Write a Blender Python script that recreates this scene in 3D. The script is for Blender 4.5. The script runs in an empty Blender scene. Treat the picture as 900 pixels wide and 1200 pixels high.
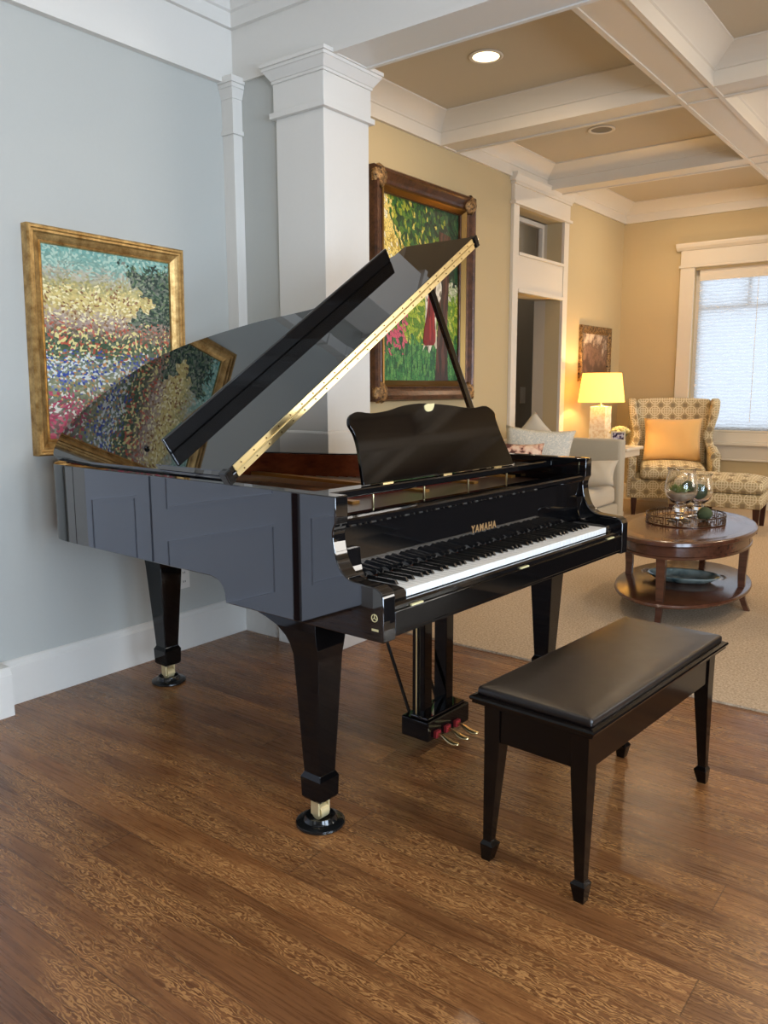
import bpy, bmesh, math, random
from mathutils import Vector, Matrix, Euler
random.seed(7)
PI = math.pi
S = bpy.context.scene
COL = S.collection

# ------------------------------------------------------------------ materials
class NT:
    def __init__(s, name):
        s.m = bpy.data.materials.new(name); s.m.use_nodes = True
        s.t = s.m.node_tree; s.t.nodes.clear()
        s.out = s.t.nodes.new('ShaderNodeOutputMaterial')
    def n(s, typ, ins=None, **kw):
        nd = s.t.nodes.new(typ)
        for k, v in kw.items(): setattr(nd, k, v)
        for k, v in (ins or {}).items():
            if isinstance(v, bpy.types.NodeSocket): s.t.links.new(v, nd.inputs[k])
            else: nd.inputs[k].default_value = v
        return nd
    def math(s, op, a, b=0.0, c=0.0):
        nd = s.n('ShaderNodeMath', {0: a, 1: b, 2: c}, operation=op); return nd.outputs[0]
    def mix(s, f, a, b, mode='MIX'):
        nd = s.n('ShaderNodeMix', {0: f, 6: a, 7: b}, data_type='RGBA', blend_type=mode); return nd.outputs[2]
    def ramp(s, f, stops, interp='LINEAR'):
        nd = s.n('ShaderNodeValToRGB', {0: f}); r = nd.color_ramp; r.interpolation = interp
        while len(r.elements) < len(stops): r.elements.new(0.5)
        for e, (p, c) in zip(r.elements, stops): e.position = p; e.color = (*c, 1) if len(c) == 3 else c
        return nd.outputs[0]
    def obj(s): return s.n('ShaderNodeTexCoord').outputs['Object']
    def sep(s, v): nd = s.n('ShaderNodeSeparateXYZ', {0: v}); return nd.outputs[0], nd.outputs[1], nd.outputs[2]
    def comb(s, x, y, z=0.0): return s.n('ShaderNodeCombineXYZ', {0: x, 1: y, 2: z}).outputs[0]
    def noise(s, v, scale, detail=3, rough=.5, col=False):
        nd = s.n('ShaderNodeTexNoise', {'Vector': v, 'Scale': scale, 'Detail': detail, 'Roughness': rough}); return nd.outputs[1 if col else 0]
    def bump(s, h, strength=.3, dist=.01):
        return s.n('ShaderNodeBump', {'Height': h, 'Strength': strength, 'Distance': dist}).outputs[0]
    def bsdf(s, **kw):
        ins = {}
        for k, v in kw.items():
            k = {'col': 'Base Color', 'rough': 'Roughness', 'metal': 'Metallic', 'nrm': 'Normal', 'ior': 'IOR', 'trans': 'Transmission Weight',
                 'coat': 'Coat Weight', 'coatr': 'Coat Roughness', 'emc': 'Emission Color', 'ems': 'Emission Strength', 'sheen': 'Sheen Weight',
                 'spec': 'Specular IOR Level'}[k]
            if k in ('Base Color', 'Emission Color') and isinstance(v, tuple) and len(v) == 3: v = (*v, 1)
            ins[k] = v
        nd = s.n('ShaderNodeBsdfPrincipled', ins)
        s.t.links.new(nd.outputs[0], s.out.inputs[0]); return s.m

def srgb(r, g, b):
    f = lambda c: (c/255/12.92) if c/255 <= .04045 else ((c/255+.055)/1.055)**2.4
    return (f(r), f(g), f(b))
def C4(c): return (*c, 1)

def plain(name, col, rough=.5, bumps=0, **kw):
    t = NT(name); o = t.obj()
    n = t.noise(o, 60, 2)
    c = t.mix(t.math('MULTIPLY', n, .12), C4(col), C4(tuple(x*.8 for x in col)))
    if bumps: kw['nrm'] = t.bump(t.noise(o, bumps, 2), .12, .002)
    return t.bsdf(col=c, rough=rough, **kw)

M = {}
M['lacquer'] = NT('black_lacquer').bsdf(col=(.0035, .0035, .004), rough=.02, ior=1.80)
M['lacquer_satin'] = plain('black_satin', (.004, .0035, .0035), .15, ior=1.5)
M['trim'] = plain('white_trim', srgb(226, 222, 214), .38)
M['trim_warm'] = plain('cream_trim', srgb(222, 212, 196), .42)
M['wall_grey'] = plain('grey_wall_paint', srgb(188, 189, 183), .7, 180)
M['wall_tan'] = plain('tan_wall_paint', srgb(194, 174, 134), .7, 180)
M['ceil_tan'] = plain('tan_ceiling_paint', srgb(196, 184, 162), .75, 180)
M['ceil_white'] = plain('white_ceiling_paint', srgb(225, 222, 215), .75)
M['dark_wall'] = plain('rear_paint', srgb(120, 112, 98), .8)
M['hall'] = plain('hall_paint', srgb(168, 160, 146), .8)
M['door_daylit'] = plain('daylit_door_white', srgb(228, 232, 243), .4)  # white paint with the blue of the window light mixed into its colour
M['lacquer_low'] = NT('black_lacquer_deep').bsdf(col=(.003, .0025, .0025), rough=.05, ior=1.38)
M['brass_pale'] = plain('pale_brass', srgb(236, 218, 168), .35, metal=.55)
M['jamb'] = plain('jamb_paint', srgb(196, 182, 160), .5)
M['brass'] = plain('polished_brass', srgb(240, 220, 166), .28, metal=1.0)
M['brass_dark'] = plain('aged_bronze', srgb(120, 92, 52), .35, metal=1.0)
M['white_key'] = plain('white_key_plastic', srgb(240, 240, 236), .25)
M['black_key'] = plain('black_key_plastic', (.006, .006, .006), .25)
M['red_felt'] = plain('red_felt', srgb(130, 20, 24), .9)
M['leather'] = NT('x').bsdf()
t = NT('bench_leather'); o = t.obj()
M['leather'] = t.bsdf(col=(.008, .005, .004), rough=t.math('ADD', .26, t.math('MULTIPLY', t.noise(o, 14, 3), .12)), ior=1.5, nrm=t.bump(t.noise(o, 260, 3), .12, .001))
M['bench_wood'] = plain('bench_wood_paint', (.004, .0025, .002), .12, ior=1.38)
M['rubber'] = plain('caster_cup_plastic', (.008, .008, .008), .12)
M['gold_text'] = plain('gold_letters', srgb(200, 160, 110), .35, metal=.6)
M['switch'] = plain('switch_plastic', srgb(225, 222, 215), .4)
M['sticker'] = plain('label_foil', srgb(226, 214, 160), .4)
M['steel'] = plain('string_steel', srgb(190, 180, 170), .3, metal=1.0)

# wood floor planks (run along X)
def floor_mat():
    t = NT('oak_floor'); o = t.obj(); x, y, z = t.sep(o)
    pw = .128
    row = t.math('FLOOR', t.math('DIVIDE', y, pw))
    rr = t.n('ShaderNodeTexWhiteNoise', {'W': row}, noise_dimensions='1D').outputs[0]
    xo = t.math('ADD', x, t.math('MULTIPLY', rr, 3.7))
    colx = t.math('FLOOR', t.math('DIVIDE', xo, 1.55))
    pid = t.n('ShaderNodeTexWhiteNoise', {'Vector': t.comb(colx, row)}, noise_dimensions='2D').outputs[0]
    fy = t.math('FRACT', t.math('DIVIDE', y, pw)); fx = t.math('FRACT', t.math('DIVIDE', xo, 1.55))
    gy = t.math('LESS_THAN', t.math('MINIMUM', fy, t.math('SUBTRACT', 1, fy)), .009)
    gx = t.math('LESS_THAN', t.math('MINIMUM', fx, t.math('SUBTRACT', 1, fx)), .0010)
    gap = t.math('MAXIMUM', gy, gx)
    off = t.math('MULTIPLY', pid, 37.0)
    # fine straight grain
    g1 = t.noise(t.comb(t.math('MULTIPLY', x, 1.6), t.math('MULTIPLY', y, 42), off), 3.2, 5, .65)
    # medullary ray flecks
    wv = t.n('ShaderNodeTexWave', {'Vector': t.comb(t.math('MULTIPLY', x, 2.9), t.math('MULTIPLY', y, 8.0), off), 'Scale': 4.4, 'Distortion': 24.0, 'Detail': 3.0, 'Detail Scale': 1.3}, bands_direction='Y').outputs['Fac']
    fl = t.ramp(wv, [(.52, (0, 0, 0)), (.8, (1, 1, 1))])
    msk = t.ramp(t.noise(t.comb(t.math('MULTIPLY', x, 1.6), t.math('MULTIPLY', y, 7), off), 1.5, 3), [(.40, (0, 0, 0)), (.58, (1, 1, 1))])
    fleck = t.math('MULTIPLY', fl, msk)
    base = t.ramp(pid, [(0, srgb(104, 61, 34)), (.35, srgb(117, 71, 39)), (.7, srgb(128, 78, 42)), (1, srgb(140, 87, 47))])
    c = t.mix(t.ramp(g1, [(.3, (0, 0, 0)), (.7, (1, 1, 1))]), t.mix(.58, base, C4(srgb(62, 38, 20))), t.mix(.12, base, C4(srgb(214, 160, 98))))
    c = t.mix(t.math('MULTIPLY', fleck, .62), c, C4(srgb(200, 146, 88)))
    c = t.mix(t.math('MULTIPLY', gap, .55), c, C4(srgb(30, 16, 8)))
    r = t.math('ADD', .20, t.math('MULTIPLY', g1, .16))
    h = t.math('SUBTRACT', t.math('MULTIPLY', g1, .35), gap)
    return t.bsdf(col=c, rough=r, nrm=t.bump(h, .25, .0015), ior=1.5)
M['floor'] = floor_mat()
t = NT('wool_carpet'); o = t.obj()
n1 = t.noise(o, 95, 3, .7); n2 = t.noise(o, 9, 2)
c = t.mix(t.ramp(n1, [(.3, (0, 0, 0)), (.7, (1, 1, 1))]), C4(srgb(150, 126, 98)), C4(srgb(222, 200, 170)))
c = t.mix(t.math('MULTIPLY', n2, .25), c, C4(srgb(176, 150, 120)))
M['carpet'] = t.bsdf(col=c, rough=.95, nrm=t.bump(n1, .6, .006))

def wood(name, a, b, rough=.25, axis=0, sc=3.0, ior=1.5, stretch=14):
    t = NT(name); o = t.obj(); x, y, z = t.sep(o); v = [x, y, z]
    for i in range(3):
        if i != axis: v[i] = t.math('MULTIPLY', v[i], stretch)
    g = t.noise(t.comb(*v), sc, 4, .6)
    return t.bsdf(col=t.ramp(g, [(.3, a), (.7, b)]), rough=rough, ior=ior, nrm=t.bump(g, .06, .001))
M['mahogany'] = wood('mahogany_veneer', srgb(84, 34, 18), srgb(138, 68, 36), .22, 1, 2.5, stretch=9)
M['table_wood'] = wood('walnut_veneer', srgb(66, 38, 26), srgb(98, 60, 42), .2, 0, 2.6, 1.6)
M['dark_leg'] = wood('dark_leg_wood', srgb(42, 18, 14), srgb(66, 30, 22), .3, 2)
M['pin_wood'] = wood('dark_pin_wood', srgb(40, 20, 12), srgb(62, 34, 20), .3, 0, 3)
M['soundboard'] = wood('spruce_board', srgb(150, 96, 52), srgb(186, 130, 76), .3, 1, 4)
M['gold_frame'] = wood('gilt_frame', srgb(126, 88, 40), srgb(206, 162, 92), .34, 0, 6)
t = NT('gilt_frame'); o = t.obj(); n = t.noise(o, 22, 4, .7)
M['gold_frame'] = t.bsdf(col=t.ramp(n, [(.3, srgb(146, 106, 52)), (.7, srgb(222, 184, 120))]), rough=.38, metal=.75, nrm=t.bump(t.noise(o, 120, 3), .25, .002))
t = NT('bronze_frame'); o = t.obj(); n = t.noise(o, 18, 4, .7)
M['bronze_frame'] = t.bsdf(col=t.ramp(n, [(.3, srgb(46, 26, 16)), (.7, srgb(98, 62, 40))]), rough=.28, metal=.3, nrm=t.bump(t.noise(o, 60, 3), .3, .004))
t = NT('carved_bronze'); o = t.obj(); n = t.noise(o, 45, 4, .7)
M['carved'] = t.bsdf(col=t.ramp(n, [(.35, srgb(40, 24, 14)), (.65, srgb(190, 150, 100))]), rough=.35, metal=.6, nrm=t.bump(n, 1, .01))
M['gallery'] = plain('bronze_gallery', srgb(84, 60, 38), .35, metal=.7)
M['iron_plate'] = plain('gold_iron_plate', srgb(176, 128, 62), .35, 40, metal=.6)

def fabric(name, col, rough=.95, sc=420, var=.25):
    t = NT(name); o = t.obj(); n = t.noise(o, sc, 2); m = t.noise(o, 6, 3)
    c = t.mix(n, C4(col), C4(tuple(min(1, x*(1-var)) for x in col)))
    c = t.mix(t.math('MULTIPLY', m, .2), c, C4(tuple(x*.75 for x in col)))
    return t.bsdf(col=c, rough=rough, sheen=.2, nrm=t.bump(t.math('ADD', n, t.math('MULTIPLY', m, 3)), .25, .004))
M['sofa'] = fabric('sofa_linen', srgb(186, 178, 160))
M['sofa_light'] = fabric('cushion_linen', srgb(206, 198, 182))
M['orange'] = fabric('orange_linen', srgb(234, 190, 124), var=.12)
M['dark_fabric'] = fabric('dark_brown_fabric', srgb(52, 40, 34))
t = NT('blue_print_fabric'); o = t.obj()
w = t.n('ShaderNodeTexVoronoi', {'Vector': t.n('ShaderNodeVectorMath', {0: o, 1: t.noise(o, 8, 2, col=True)}, operation='ADD').outputs[0], 'Scale': 12.0}, feature='DISTANCE_TO_EDGE').outputs[0]
M['blue_print'] = t.bsdf(col=t.ramp(w, [(.03, srgb(226, 222, 210)), (.09, srgb(196, 198, 192))]), rough=.95)
t = NT('floral_fabric'); o = t.obj(); n = t.noise(o, 18, 2)
M['floral'] = t.bsdf(col=t.ramp(n, [(.40, srgb(222, 196, 174)), (.52, srgb(196, 150, 130)), (.58, srgb(84, 50, 44))]), rough=.95)

def lattice_mat():
    t = NT('fretwork_fabric'); tc = t.n('ShaderNodeTexCoord'); x, y, z = t.sep(tc.outputs['Object']); nx, ny, nz = t.sep(tc.outputs['Normal'])
    ax = t.math('GREATER_THAN', t.math('ABSOLUTE', nx), .66); az = t.math('GREATER_THAN', t.math('ABSOLUTE', nz), .66)
    def sel(f, a, b): return t.math('ADD', t.math('MULTIPLY', f, b), t.math('MULTIPLY', t.math('SUBTRACT', 1, f), a))
    u = sel(ax, x, y); v = sel(az, z, y)
    p = .118
    def cell(u, v, o):
        a = t.math('ABSOLUTE', t.math('SUBTRACT', t.math('FRACT', t.math('ADD', t.math('DIVIDE', u, p), o)), .5))
        b = t.math('ABSOLUTE', t.math('SUBTRACT', t.math('FRACT', t.math('ADD', t.math('DIVIDE', v, p), o)), .5))
        return a, b
    a, b = cell(u, v, 0)
    d = t.math('MAXIMUM', t.math('MAXIMUM', a, b), t.math('MULTIPLY', t.math('ADD', a, b), .72))
    r1 = t.math('LESS_THAN', t.math('ABSOLUTE', t.math('SUBTRACT', d, .40)), .045)
    r2 = t.math('MULTIPLY', t.math('LESS_THAN', t.math('ABSOLUTE', t.math('SUBTRACT', t.math('MAXIMUM', a, b), .20)), .035), 1)
    cr = t.math('MULTIPLY', t.math('LESS_THAN', t.math('MINIMUM', a, b), .035), t.math('GREATER_THAN', t.math('MAXIMUM', a, b), .2))
    cr2 = t.math('MULTIPLY', t.math('LESS_THAN', t.math('MINIMUM', a, b), .03), t.math('LESS_THAN', t.math('MAXIMUM', a, b), .2))
    a2, b2 = cell(u, v, .5)
    sq = t.math('LESS_THAN', t.math('ABSOLUTE', t.math('SUBTRACT', t.math('MAXIMUM', a2, b2), .2)), .03)
    f = t.math('MAXIMUM', t.math('MAXIMUM', r1, r2), t.math('MAXIMUM', cr, cr2))
    inner = t.math('LESS_THAN', t.math('MAXIMUM', a2, b2), .16)
    c = t.mix(inner, C4(srgb(172, 156, 120)), C4(srgb(140, 124, 98)))
    c = t.mix(f, c, C4(srgb(216, 204, 174)))
    return t.bsdf(col=c, rough=.95, nrm=t.bump(t.noise(tc.outputs['Object'], 350, 2), .3, .002))
M['fret'] = lattice_mat()
M['shade'] = None
t = NT('lamp_shade_linen'); o = t.obj(); n = t.noise(o, 300, 2)
tr = t.n('ShaderNodeBsdfTranslucent', {'Color': C4(srgb(250, 226, 150))}).outputs[0]
df = t.n('ShaderNodeBsdfDiffuse', {'Color': C4(srgb(250, 236, 190))}).outputs[0]
mx = t.n('ShaderNodeMixShader', {0: .55, 1: df, 2: tr}).outputs[0]
em = t.n('ShaderNodeEmission', {'Color': C4(srgb(255, 218, 120)), 'Strength': .55}).outputs[0]
ad = t.n('ShaderNodeAddShader', {0: mx, 1: em}).outputs[0]
t.t.links.new(ad, t.out.inputs[0]); M['shade'] = t.m
t = NT('textured_lamp_body'); o = t.obj(); n = t.noise(o, 26, 4, .7)
M['lamp_body'] = t.bsdf(col=t.ramp(n, [(.4, srgb(222, 206, 176)), (.55, srgb(244, 238, 222))]), rough=.6, nrm=t.bump(n, .5, .006))
M['glass'] = NT('clear_glass').bsdf(col=(1, 1, 1), rough=.0, trans=1.0, ior=1.45)
M['pane'] = NT('x2').m
t = NT('window_pane')
gl = t.n('ShaderNodeBsdfGlossy', {'Roughness': .0}).outputs[0]; tp = t.n('ShaderNodeBsdfTransparent').outputs[0]
t.t.links.new(t.n('ShaderNodeMixShader', {0: .07, 1: tp, 2: gl}).outputs[0], t.out.inputs[0]); M['pane'] = t.m
# woven window shade: light comes through from the sky outside
t = NT('woven_shade'); o = t.obj(); x, y, z = t.sep(o)
w = t.n('ShaderNodeTexWave', {'Vector': t.comb(t.math('MULTIPLY', x, .30), 0.0, z), 'Scale': 9.0, 'Distortion': 7.0, 'Detail': 3.0, 'Detail Scale': 2.2, 'Detail Roughness': .7}, bands_direction='Z').outputs['Fac']
tr = t.n('ShaderNodeBsdfTranslucent', {'Color': (.85, .88, .93, 1)}).outputs[0]
tp = t.n('ShaderNodeBsdfTransparent', {'Color': (.9, .95, 1, 1)}).outputs[0]
t.t.links.new(t.n('ShaderNodeMixShader', {0: t.ramp(w, [(.35, (.12,)*3), (.75, (.62,)*3)]), 1: tr, 2: tp}).outputs[0], t.out.inputs[0]); M['woven'] = t.m
def emis(name, c, s):
    t = NT(name); e = t.n('ShaderNodeEmission', {'Color': C4(c), 'Strength': s}); t.t.links.new(e.outputs[0], t.out.inputs[0]); return t.m
M['bulb'] = emis('lamp_glow', srgb(255, 226, 170), 9)
M['can_dark'] = plain('downlight_baffle', srgb(120, 112, 100), .6)
M['teal'] = plain('teal_glaze', srgb(96, 122, 122), .12)
t = NT('teal_glaze'); n = t.noise(t.obj(), 9, 3)
M['teal'] = t.bsdf(col=t.ramp(n, [(.35, srgb(52, 78, 82)), (.6, srgb(150, 160, 152))]), rough=.1)
M['moss'] = plain('moss_green', srgb(70, 80, 50), .9, 60)
M['succulent'] = plain('succulent_green', srgb(132, 150, 84), .6)
M['sand'] = plain('fine_sand', srgb(196, 176, 150), .9, 200)
M['petal'] = plain('cream_petal', srgb(238, 222, 150), .7)
M['stem'] = plain('stem_green', srgb(84, 104, 52), .7)
M['white_paint'] = plain('white_furniture_paint', srgb(226, 214, 192), .4)
t = NT('small_photo'); n = t.noise(t.obj(), 40, 3)
M['photo'] = t.bsdf(col=t.ramp(n, [(.4, srgb(225, 222, 230)), (.5, srgb(150, 140, 170)), (.58, srgb(56, 40, 70))]), rough=.2)

# painted canvases: dabs whose colour follows the height on the canvas plus a random shift
def dabs(name, stops, sc, jit, stretch=1.0, rot=0., h=1.0):
    t = NT(name); o = t.obj(); x, y, z = t.sep(o)
    nz = t.noise(o, 5, 2, col=True); nx_, ny_, nz_ = t.sep(nz)
    xx = t.math('ADD', x, t.math('MULTIPLY', t.math('SUBTRACT', nx_, .5), .10)); zz = t.math('ADD', z, t.math('MULTIPLY', t.math('SUBTRACT', ny_, .5), .10))
    v = t.comb(t.math('ADD', t.math('MULTIPLY', xx, stretch), t.math('MULTIPLY', zz, rot)), zz)
    vo = t.n('ShaderNodeTexVoronoi', {'Vector': v, 'Scale': sc}, voronoi_dimensions='2D')
    r, g, b = t.sep(vo.outputs['Color'])
    px, pz, _ = t.sep(vo.outputs['Position'])
    return t, x, z, r, g, b, vo, pz

def field_painting():
    t, x, z, r, g, b, vo, pz = dabs('flower_field_canvas', None, 125, 0, .8)
    H = .77
    f = t.math('ADD', t.math('DIVIDE', z, H), .5)
    f = t.math('ADD', f, t.math('MULTIPLY', t.math('SUBTRACT', r, .5), .075))
    bands = t.ramp(f, [(0, srgb(120, 84, 84)), (.13, srgb(150, 104, 100)), (.2, srgb(110, 120, 96)), (.28, srgb(152, 152, 112)), (.38, srgb(136, 146, 128)), (.45, srgb(84, 104, 70)),
                       (.52, srgb(58, 88, 62)), (.58, srgb(150, 120, 100)), (.64, srgb(190, 168, 156)), (.69, srgb(214, 188, 110)), (.77, srgb(226, 204, 130)), (.82, srgb(168, 160, 100)), (.87, srgb(188, 180, 160)), (.91, srgb(140, 176, 160)), (1, srgb(122, 178, 166))])
    # coloured dots by band
    def dots(base, lo, hi, thr, colr, chan):
        m = t.math('MULTIPLY', t.math('MULTIPLY', t.math('GREATER_THAN', f, lo), t.math('LESS_THAN', f, hi)), t.math('GREATER_THAN', chan, thr))
        return t.mix(m, base, C4(colr))
    c = bands
    c = dots(c, -.1, .24, .55, srgb(196, 72, 104), g); c = dots(c, -.1, .26, .8, srgb(52, 84, 58), b); c = dots(c, .08, .34, .86, srgb(226, 222, 210), b)
    c = dots(c, .26, .50, .72, srgb(64, 86, 168), g); c = dots(c, .3, .46, .72, srgb(216, 222, 220), b); c = dots(c, .2, .45, .9, srgb(214, 150, 82), r)
    c = dots(c, .44, .62, .74, srgb(196, 92, 66), g); c = dots(c, .44, .62, .82, srgb(228, 212, 120), b)
    c = dots(c, .6, .8, .84, srgb(150, 104, 60), g); c = dots(c, .62, .8, .8, srgb(244, 228, 170), b); c = dots(c, .88, 1.1, .7, srgb(160, 196, 180), b)
    # loose bushes along the right and the horizon
    bn = t.noise(t.n('ShaderNodeVectorMath', {0: t.comb(x, z), 1: (3.1, 1.7, 0)}, operation='ADD').outputs[0], 5.5, 3, .6)
    bx = t.math('MULTIPLY', t.math('ADD', x, .02), 1.1)
    bm = t.math('MULTIPLY', t.math('GREATER_THAN', t.math('ADD', bn, bx), .66), t.math('MULTIPLY', t.math('GREATER_THAN', f, .62), t.math('LESS_THAN', f, .95)))
    c = t.mix(bm, c, t.ramp(g, [(0, srgb(30, 56, 46)), (.5, srgb(52, 84, 62)), (.8, srgb(110, 130, 92)), (1, srgb(180, 176, 120))], 'CONSTANT'))
    lum = t.math('MULTIPLY', t.math('SUBTRACT', b, .5), .5)
    c = t.mix(t.math('MAXIMUM', lum, 0), c, C4(srgb(240, 236, 214))); c = t.mix(t.math('MAXIMUM', t.math('MULTIPLY', lum, -1.2), 0), c, C4(srgb(30, 44, 40)))
    return t.bsdf(col=c, rough=.45, nrm=t.bump(vo.outputs['Distance'], .25, .003))
M['field'] = field_painting()

def garden_painting():
    t, x, z, r, g, b, vo, pz = dabs('garden_canvas', None, 34, 0, 1.4, .4)
    H = 1.35
    f = t.math('ADD', t.math('DIVIDE', z, H), .5)
    f2 = t.math('ADD', f, t.math('MULTIPLY', t.math('SUBTRACT', r, .5), .08))
    up = t.ramp(g, [(0, srgb(24, 62, 34)), (.25, srgb(40, 96, 44)), (.5, srgb(84, 124, 40)), (.75, srgb(150, 160, 50)), (.92, srgb(222, 206, 96))], 'CONSTANT')
    dark = t.ramp(g, [(0, srgb(16, 44, 34)), (.4, srgb(28, 74, 48)), (.8, srgb(60, 96, 60))], 'CONSTANT')
    up = t.mix(t.math('GREATER_THAN', t.math('ADD', x, t.math('MULTIPLY', t.math('SUBTRACT', b, .5), .5)), .12), up, dark)
    yl = t.math('LESS_THAN', t.math('ADD', t.math('ADD', x, .34), t.math('MULTIPLY', t.math('SUBTRACT', z, .35), .5)), t.math('MULTIPLY', b, .12))
    up = t.mix(yl, up, t.ramp(r, [(0, srgb(236, 212, 120)), (.6, srgb(190, 160, 66)), (.85, srgb(240, 232, 200))], 'CONSTANT'))
    mid = t.ramp(g, [(0, srgb(216, 216, 196)), (.5, srgb(180, 190, 150)), (.8, srgb(140, 160, 110))], 'CONSTANT')
    low = t.ramp(g, [(0, srgb(96, 140, 40)), (.4, srgb(150, 176, 50)), (.8, srgb(196, 204, 84))], 'CONSTANT')
    vo2 = t.n('ShaderNodeTexVoronoi', {'Vector': t.comb(t.math('MULTIPLY', x, 3.5), z), 'Scale': 22.0}, voronoi_dimensions='2D')
    gr, gg, gb = t.sep(vo2.outputs['Color'])
    grass = t.ramp(gr, [(0, srgb(34, 92, 58)), (.35, srgb(56, 128, 66)), (.7, srgb(96, 156, 84))], 'CONSTANT')
    c = t.mix(t.math('GREATER_THAN', f2, .26), grass, low)
    c = t.mix(t.math('GREATER_THAN', f2, .50), c, mid)
    c = t.mix(t.math('GREATER_THAN', f2, .58), c, up)
    pk = t.math('MULTIPLY', t.math('LESS_THAN', x, t.math('ADD', -.14, t.math('MULTIPLY', r, -.1))), t.math('MULTIPLY', t.math('LESS_THAN', f2, .46), t.math('GREATER_THAN', f2, .2)))
    c = t.mix(t.math('MULTIPLY', pk, t.math('GREATER_THAN', b, .4)), c, C4(srgb(206, 88, 116)))
    c = t.mix(t.math('MULTIPLY', pk, t.math('LESS_THAN', b, .25)), c, C4(srgb(40, 84, 50)))
    edge = t.n('ShaderNodeTexVoronoi', {'Vector': t.comb(t.math('ADD', t.math('MULTIPLY', x, 1.4), t.math('MULTIPLY', z, .4)), z), 'Scale': 34.0}, voronoi_dimensions='2D', feature='DISTANCE_TO_EDGE').outputs[0]
    c = t.mix(t.math('MULTIPLY', t.math('LESS_THAN', edge, .07), .6), c, C4(srgb(24, 40, 24)))
    return t.bsdf(col=c, rough=.4, nrm=t.bump(vo.outputs['Distance'], .2, .003))
M['garden'] = garden_painting()
def stroke_mat(name, stops, sx, sz):
    t = NT(name); x, y, z = t.sep(t.obj())
    vo = t.n('ShaderNodeTexVoronoi', {'Vector': t.comb(t.math('MULTIPLY', x, sx), t.math('MULTIPLY', z, sz)), 'Scale': 1.0}, voronoi_dimensions='2D')
    r, g, b = t.sep(vo.outputs['Color'])
    return t.bsdf(col=t.ramp(r, stops, 'CONSTANT'), rough=.4)
M['p_trunk'] = stroke_mat('painted_bark', [(0, srgb(60, 34, 26)), (.4, srgb(92, 56, 42)), (.75, srgb(44, 36, 26))], 60, 9)
M['p_red'] = stroke_mat('painted_red_cloth', [(0, srgb(122, 22, 26)), (.5, srgb(158, 40, 40)), (.85, srgb(84, 14, 18))], 50, 7)
M['p_white'] = stroke_mat('painted_white_cloth', [(0, srgb(226, 220, 204)), (.5, srgb(196, 190, 170)), (.85, srgb(120, 110, 92))], 45, 30)
M['p_hair'] = stroke_mat('painted_brown_hair', [(0, srgb(74, 44, 30)), (.5, srgb(96, 60, 44))], 40, 12)
t = NT('sepia_landscape'); x, y, z = t.sep(t.obj()); n = t.noise(t.obj(), 8, 5, .65)
M['sepia'] = t.bsdf(col=t.ramp(t.math('ADD', n, t.math('MULTIPLY', z, 1.0)), [(.36, srgb(90, 66, 52)), (.5, srgb(140, 108, 88)), (.58, srgb(96, 72, 56)), (.72, srgb(214, 190, 166))]), rough=.4)

# ------------------------------------------------------------------ mesh helpers
def link(name, bm, mat, parent=None, loc=(0, 0, 0), smooth=0, bevel=0, seg=2, rot=None):
    me = bpy.data.meshes.new(name); bmesh.ops.recalc_face_normals(bm, faces=bm.faces); bm.to_mesh(me); bm.free()
    o = bpy.data.objects.new(name, me); COL.objects.link(o)
    if mat is not None: me.materials.append(M[mat] if isinstance(mat, str) else mat)
    o.parent = parent; o.location = loc
    if rot: o.rotation_euler = rot
    if smooth:
        for p in me.polygons: p.use_smooth = True
        if smooth == 1:
            me.set_sharp_from_angle(angle=math.radians(38))
    if bevel:
        b = o.modifiers.new('bevel', 'BEVEL'); b.width = bevel; b.segments = seg; b.limit_method = 'ANGLE'; b.angle_limit = math.radians(40); b.harden_normals = False
    return o
def BM(): return bmesh.new()
def box(bm, x0, x1, y0, y1, z0, z1, mx=None):
    vs = [bm.verts.new(p) for p in [(x0, y0, z0), (x1, y0, z0), (x1, y1, z0), (x0, y1, z0), (x0, y0, z1), (x1, y0, z1), (x1, y1, z1), (x0, y1, z1)]]
    for f in [(0, 3, 2, 1), (4, 5, 6, 7), (0, 1, 5, 4), (1, 2, 6, 5), (2, 3, 7, 6), (3, 0, 4, 7)]: bm.faces.new([vs[i] for i in f])
    if mx is not None:
        for v in vs: v.co = mx @ v.co
    return vs
def bxo(name, mat, x0, x1, y0, y1, z0, z1, parent=None, **kw):
    bm = BM(); box(bm, x0, x1, y0, y1, z0, z1); return link(name, bm, mat, parent, **kw)
def prism(bm, pts, axis, a, b, mx=None):
    """extrude a closed 2D outline along axis (0: pts=(y,z), 1: pts=(x,z), 2: pts=(x,y))"""
    def P(p, k):
        return {0: (k, p[0], p[1]), 1: (p[0], k, p[1]), 2: (p[0], p[1], k)}[axis]
    A = [bm.verts.new(P(p, a)) for p in pts]; B = [bm.verts.new(P(p, b)) for p in pts]
    n = len(pts)
    bm.faces.new(A[::-1]); bm.faces.new(B)
    for i in range(n): bm.faces.new([A[i], A[(i+1) % n], B[(i+1) % n], B[i]])
    if mx is not None:
        for v in A+B: v.co = mx @ v.co
def frustum(bm, cx, cy, z0, w0, d0, z1, w1, d1, ox=0, oy=0):
    lo = [bm.verts.new((cx+sx*w0/2, cy+sy*d0/2, z0)) for sx, sy in [(-1, -1), (1, -1), (1, 1), (-1, 1)]]
    hi = [bm.verts.new((cx+ox+sx*w1/2, cy+oy+sy*d1/2, z1)) for sx, sy in [(-1, -1), (1, -1), (1, 1), (-1, 1)]]
    bm.faces.new(lo[::-1]); bm.faces.new(hi)
    for i in range(4): bm.faces.new([lo[i], lo[(i+1) % 4], hi[(i+1) % 4], hi[i]])
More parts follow.
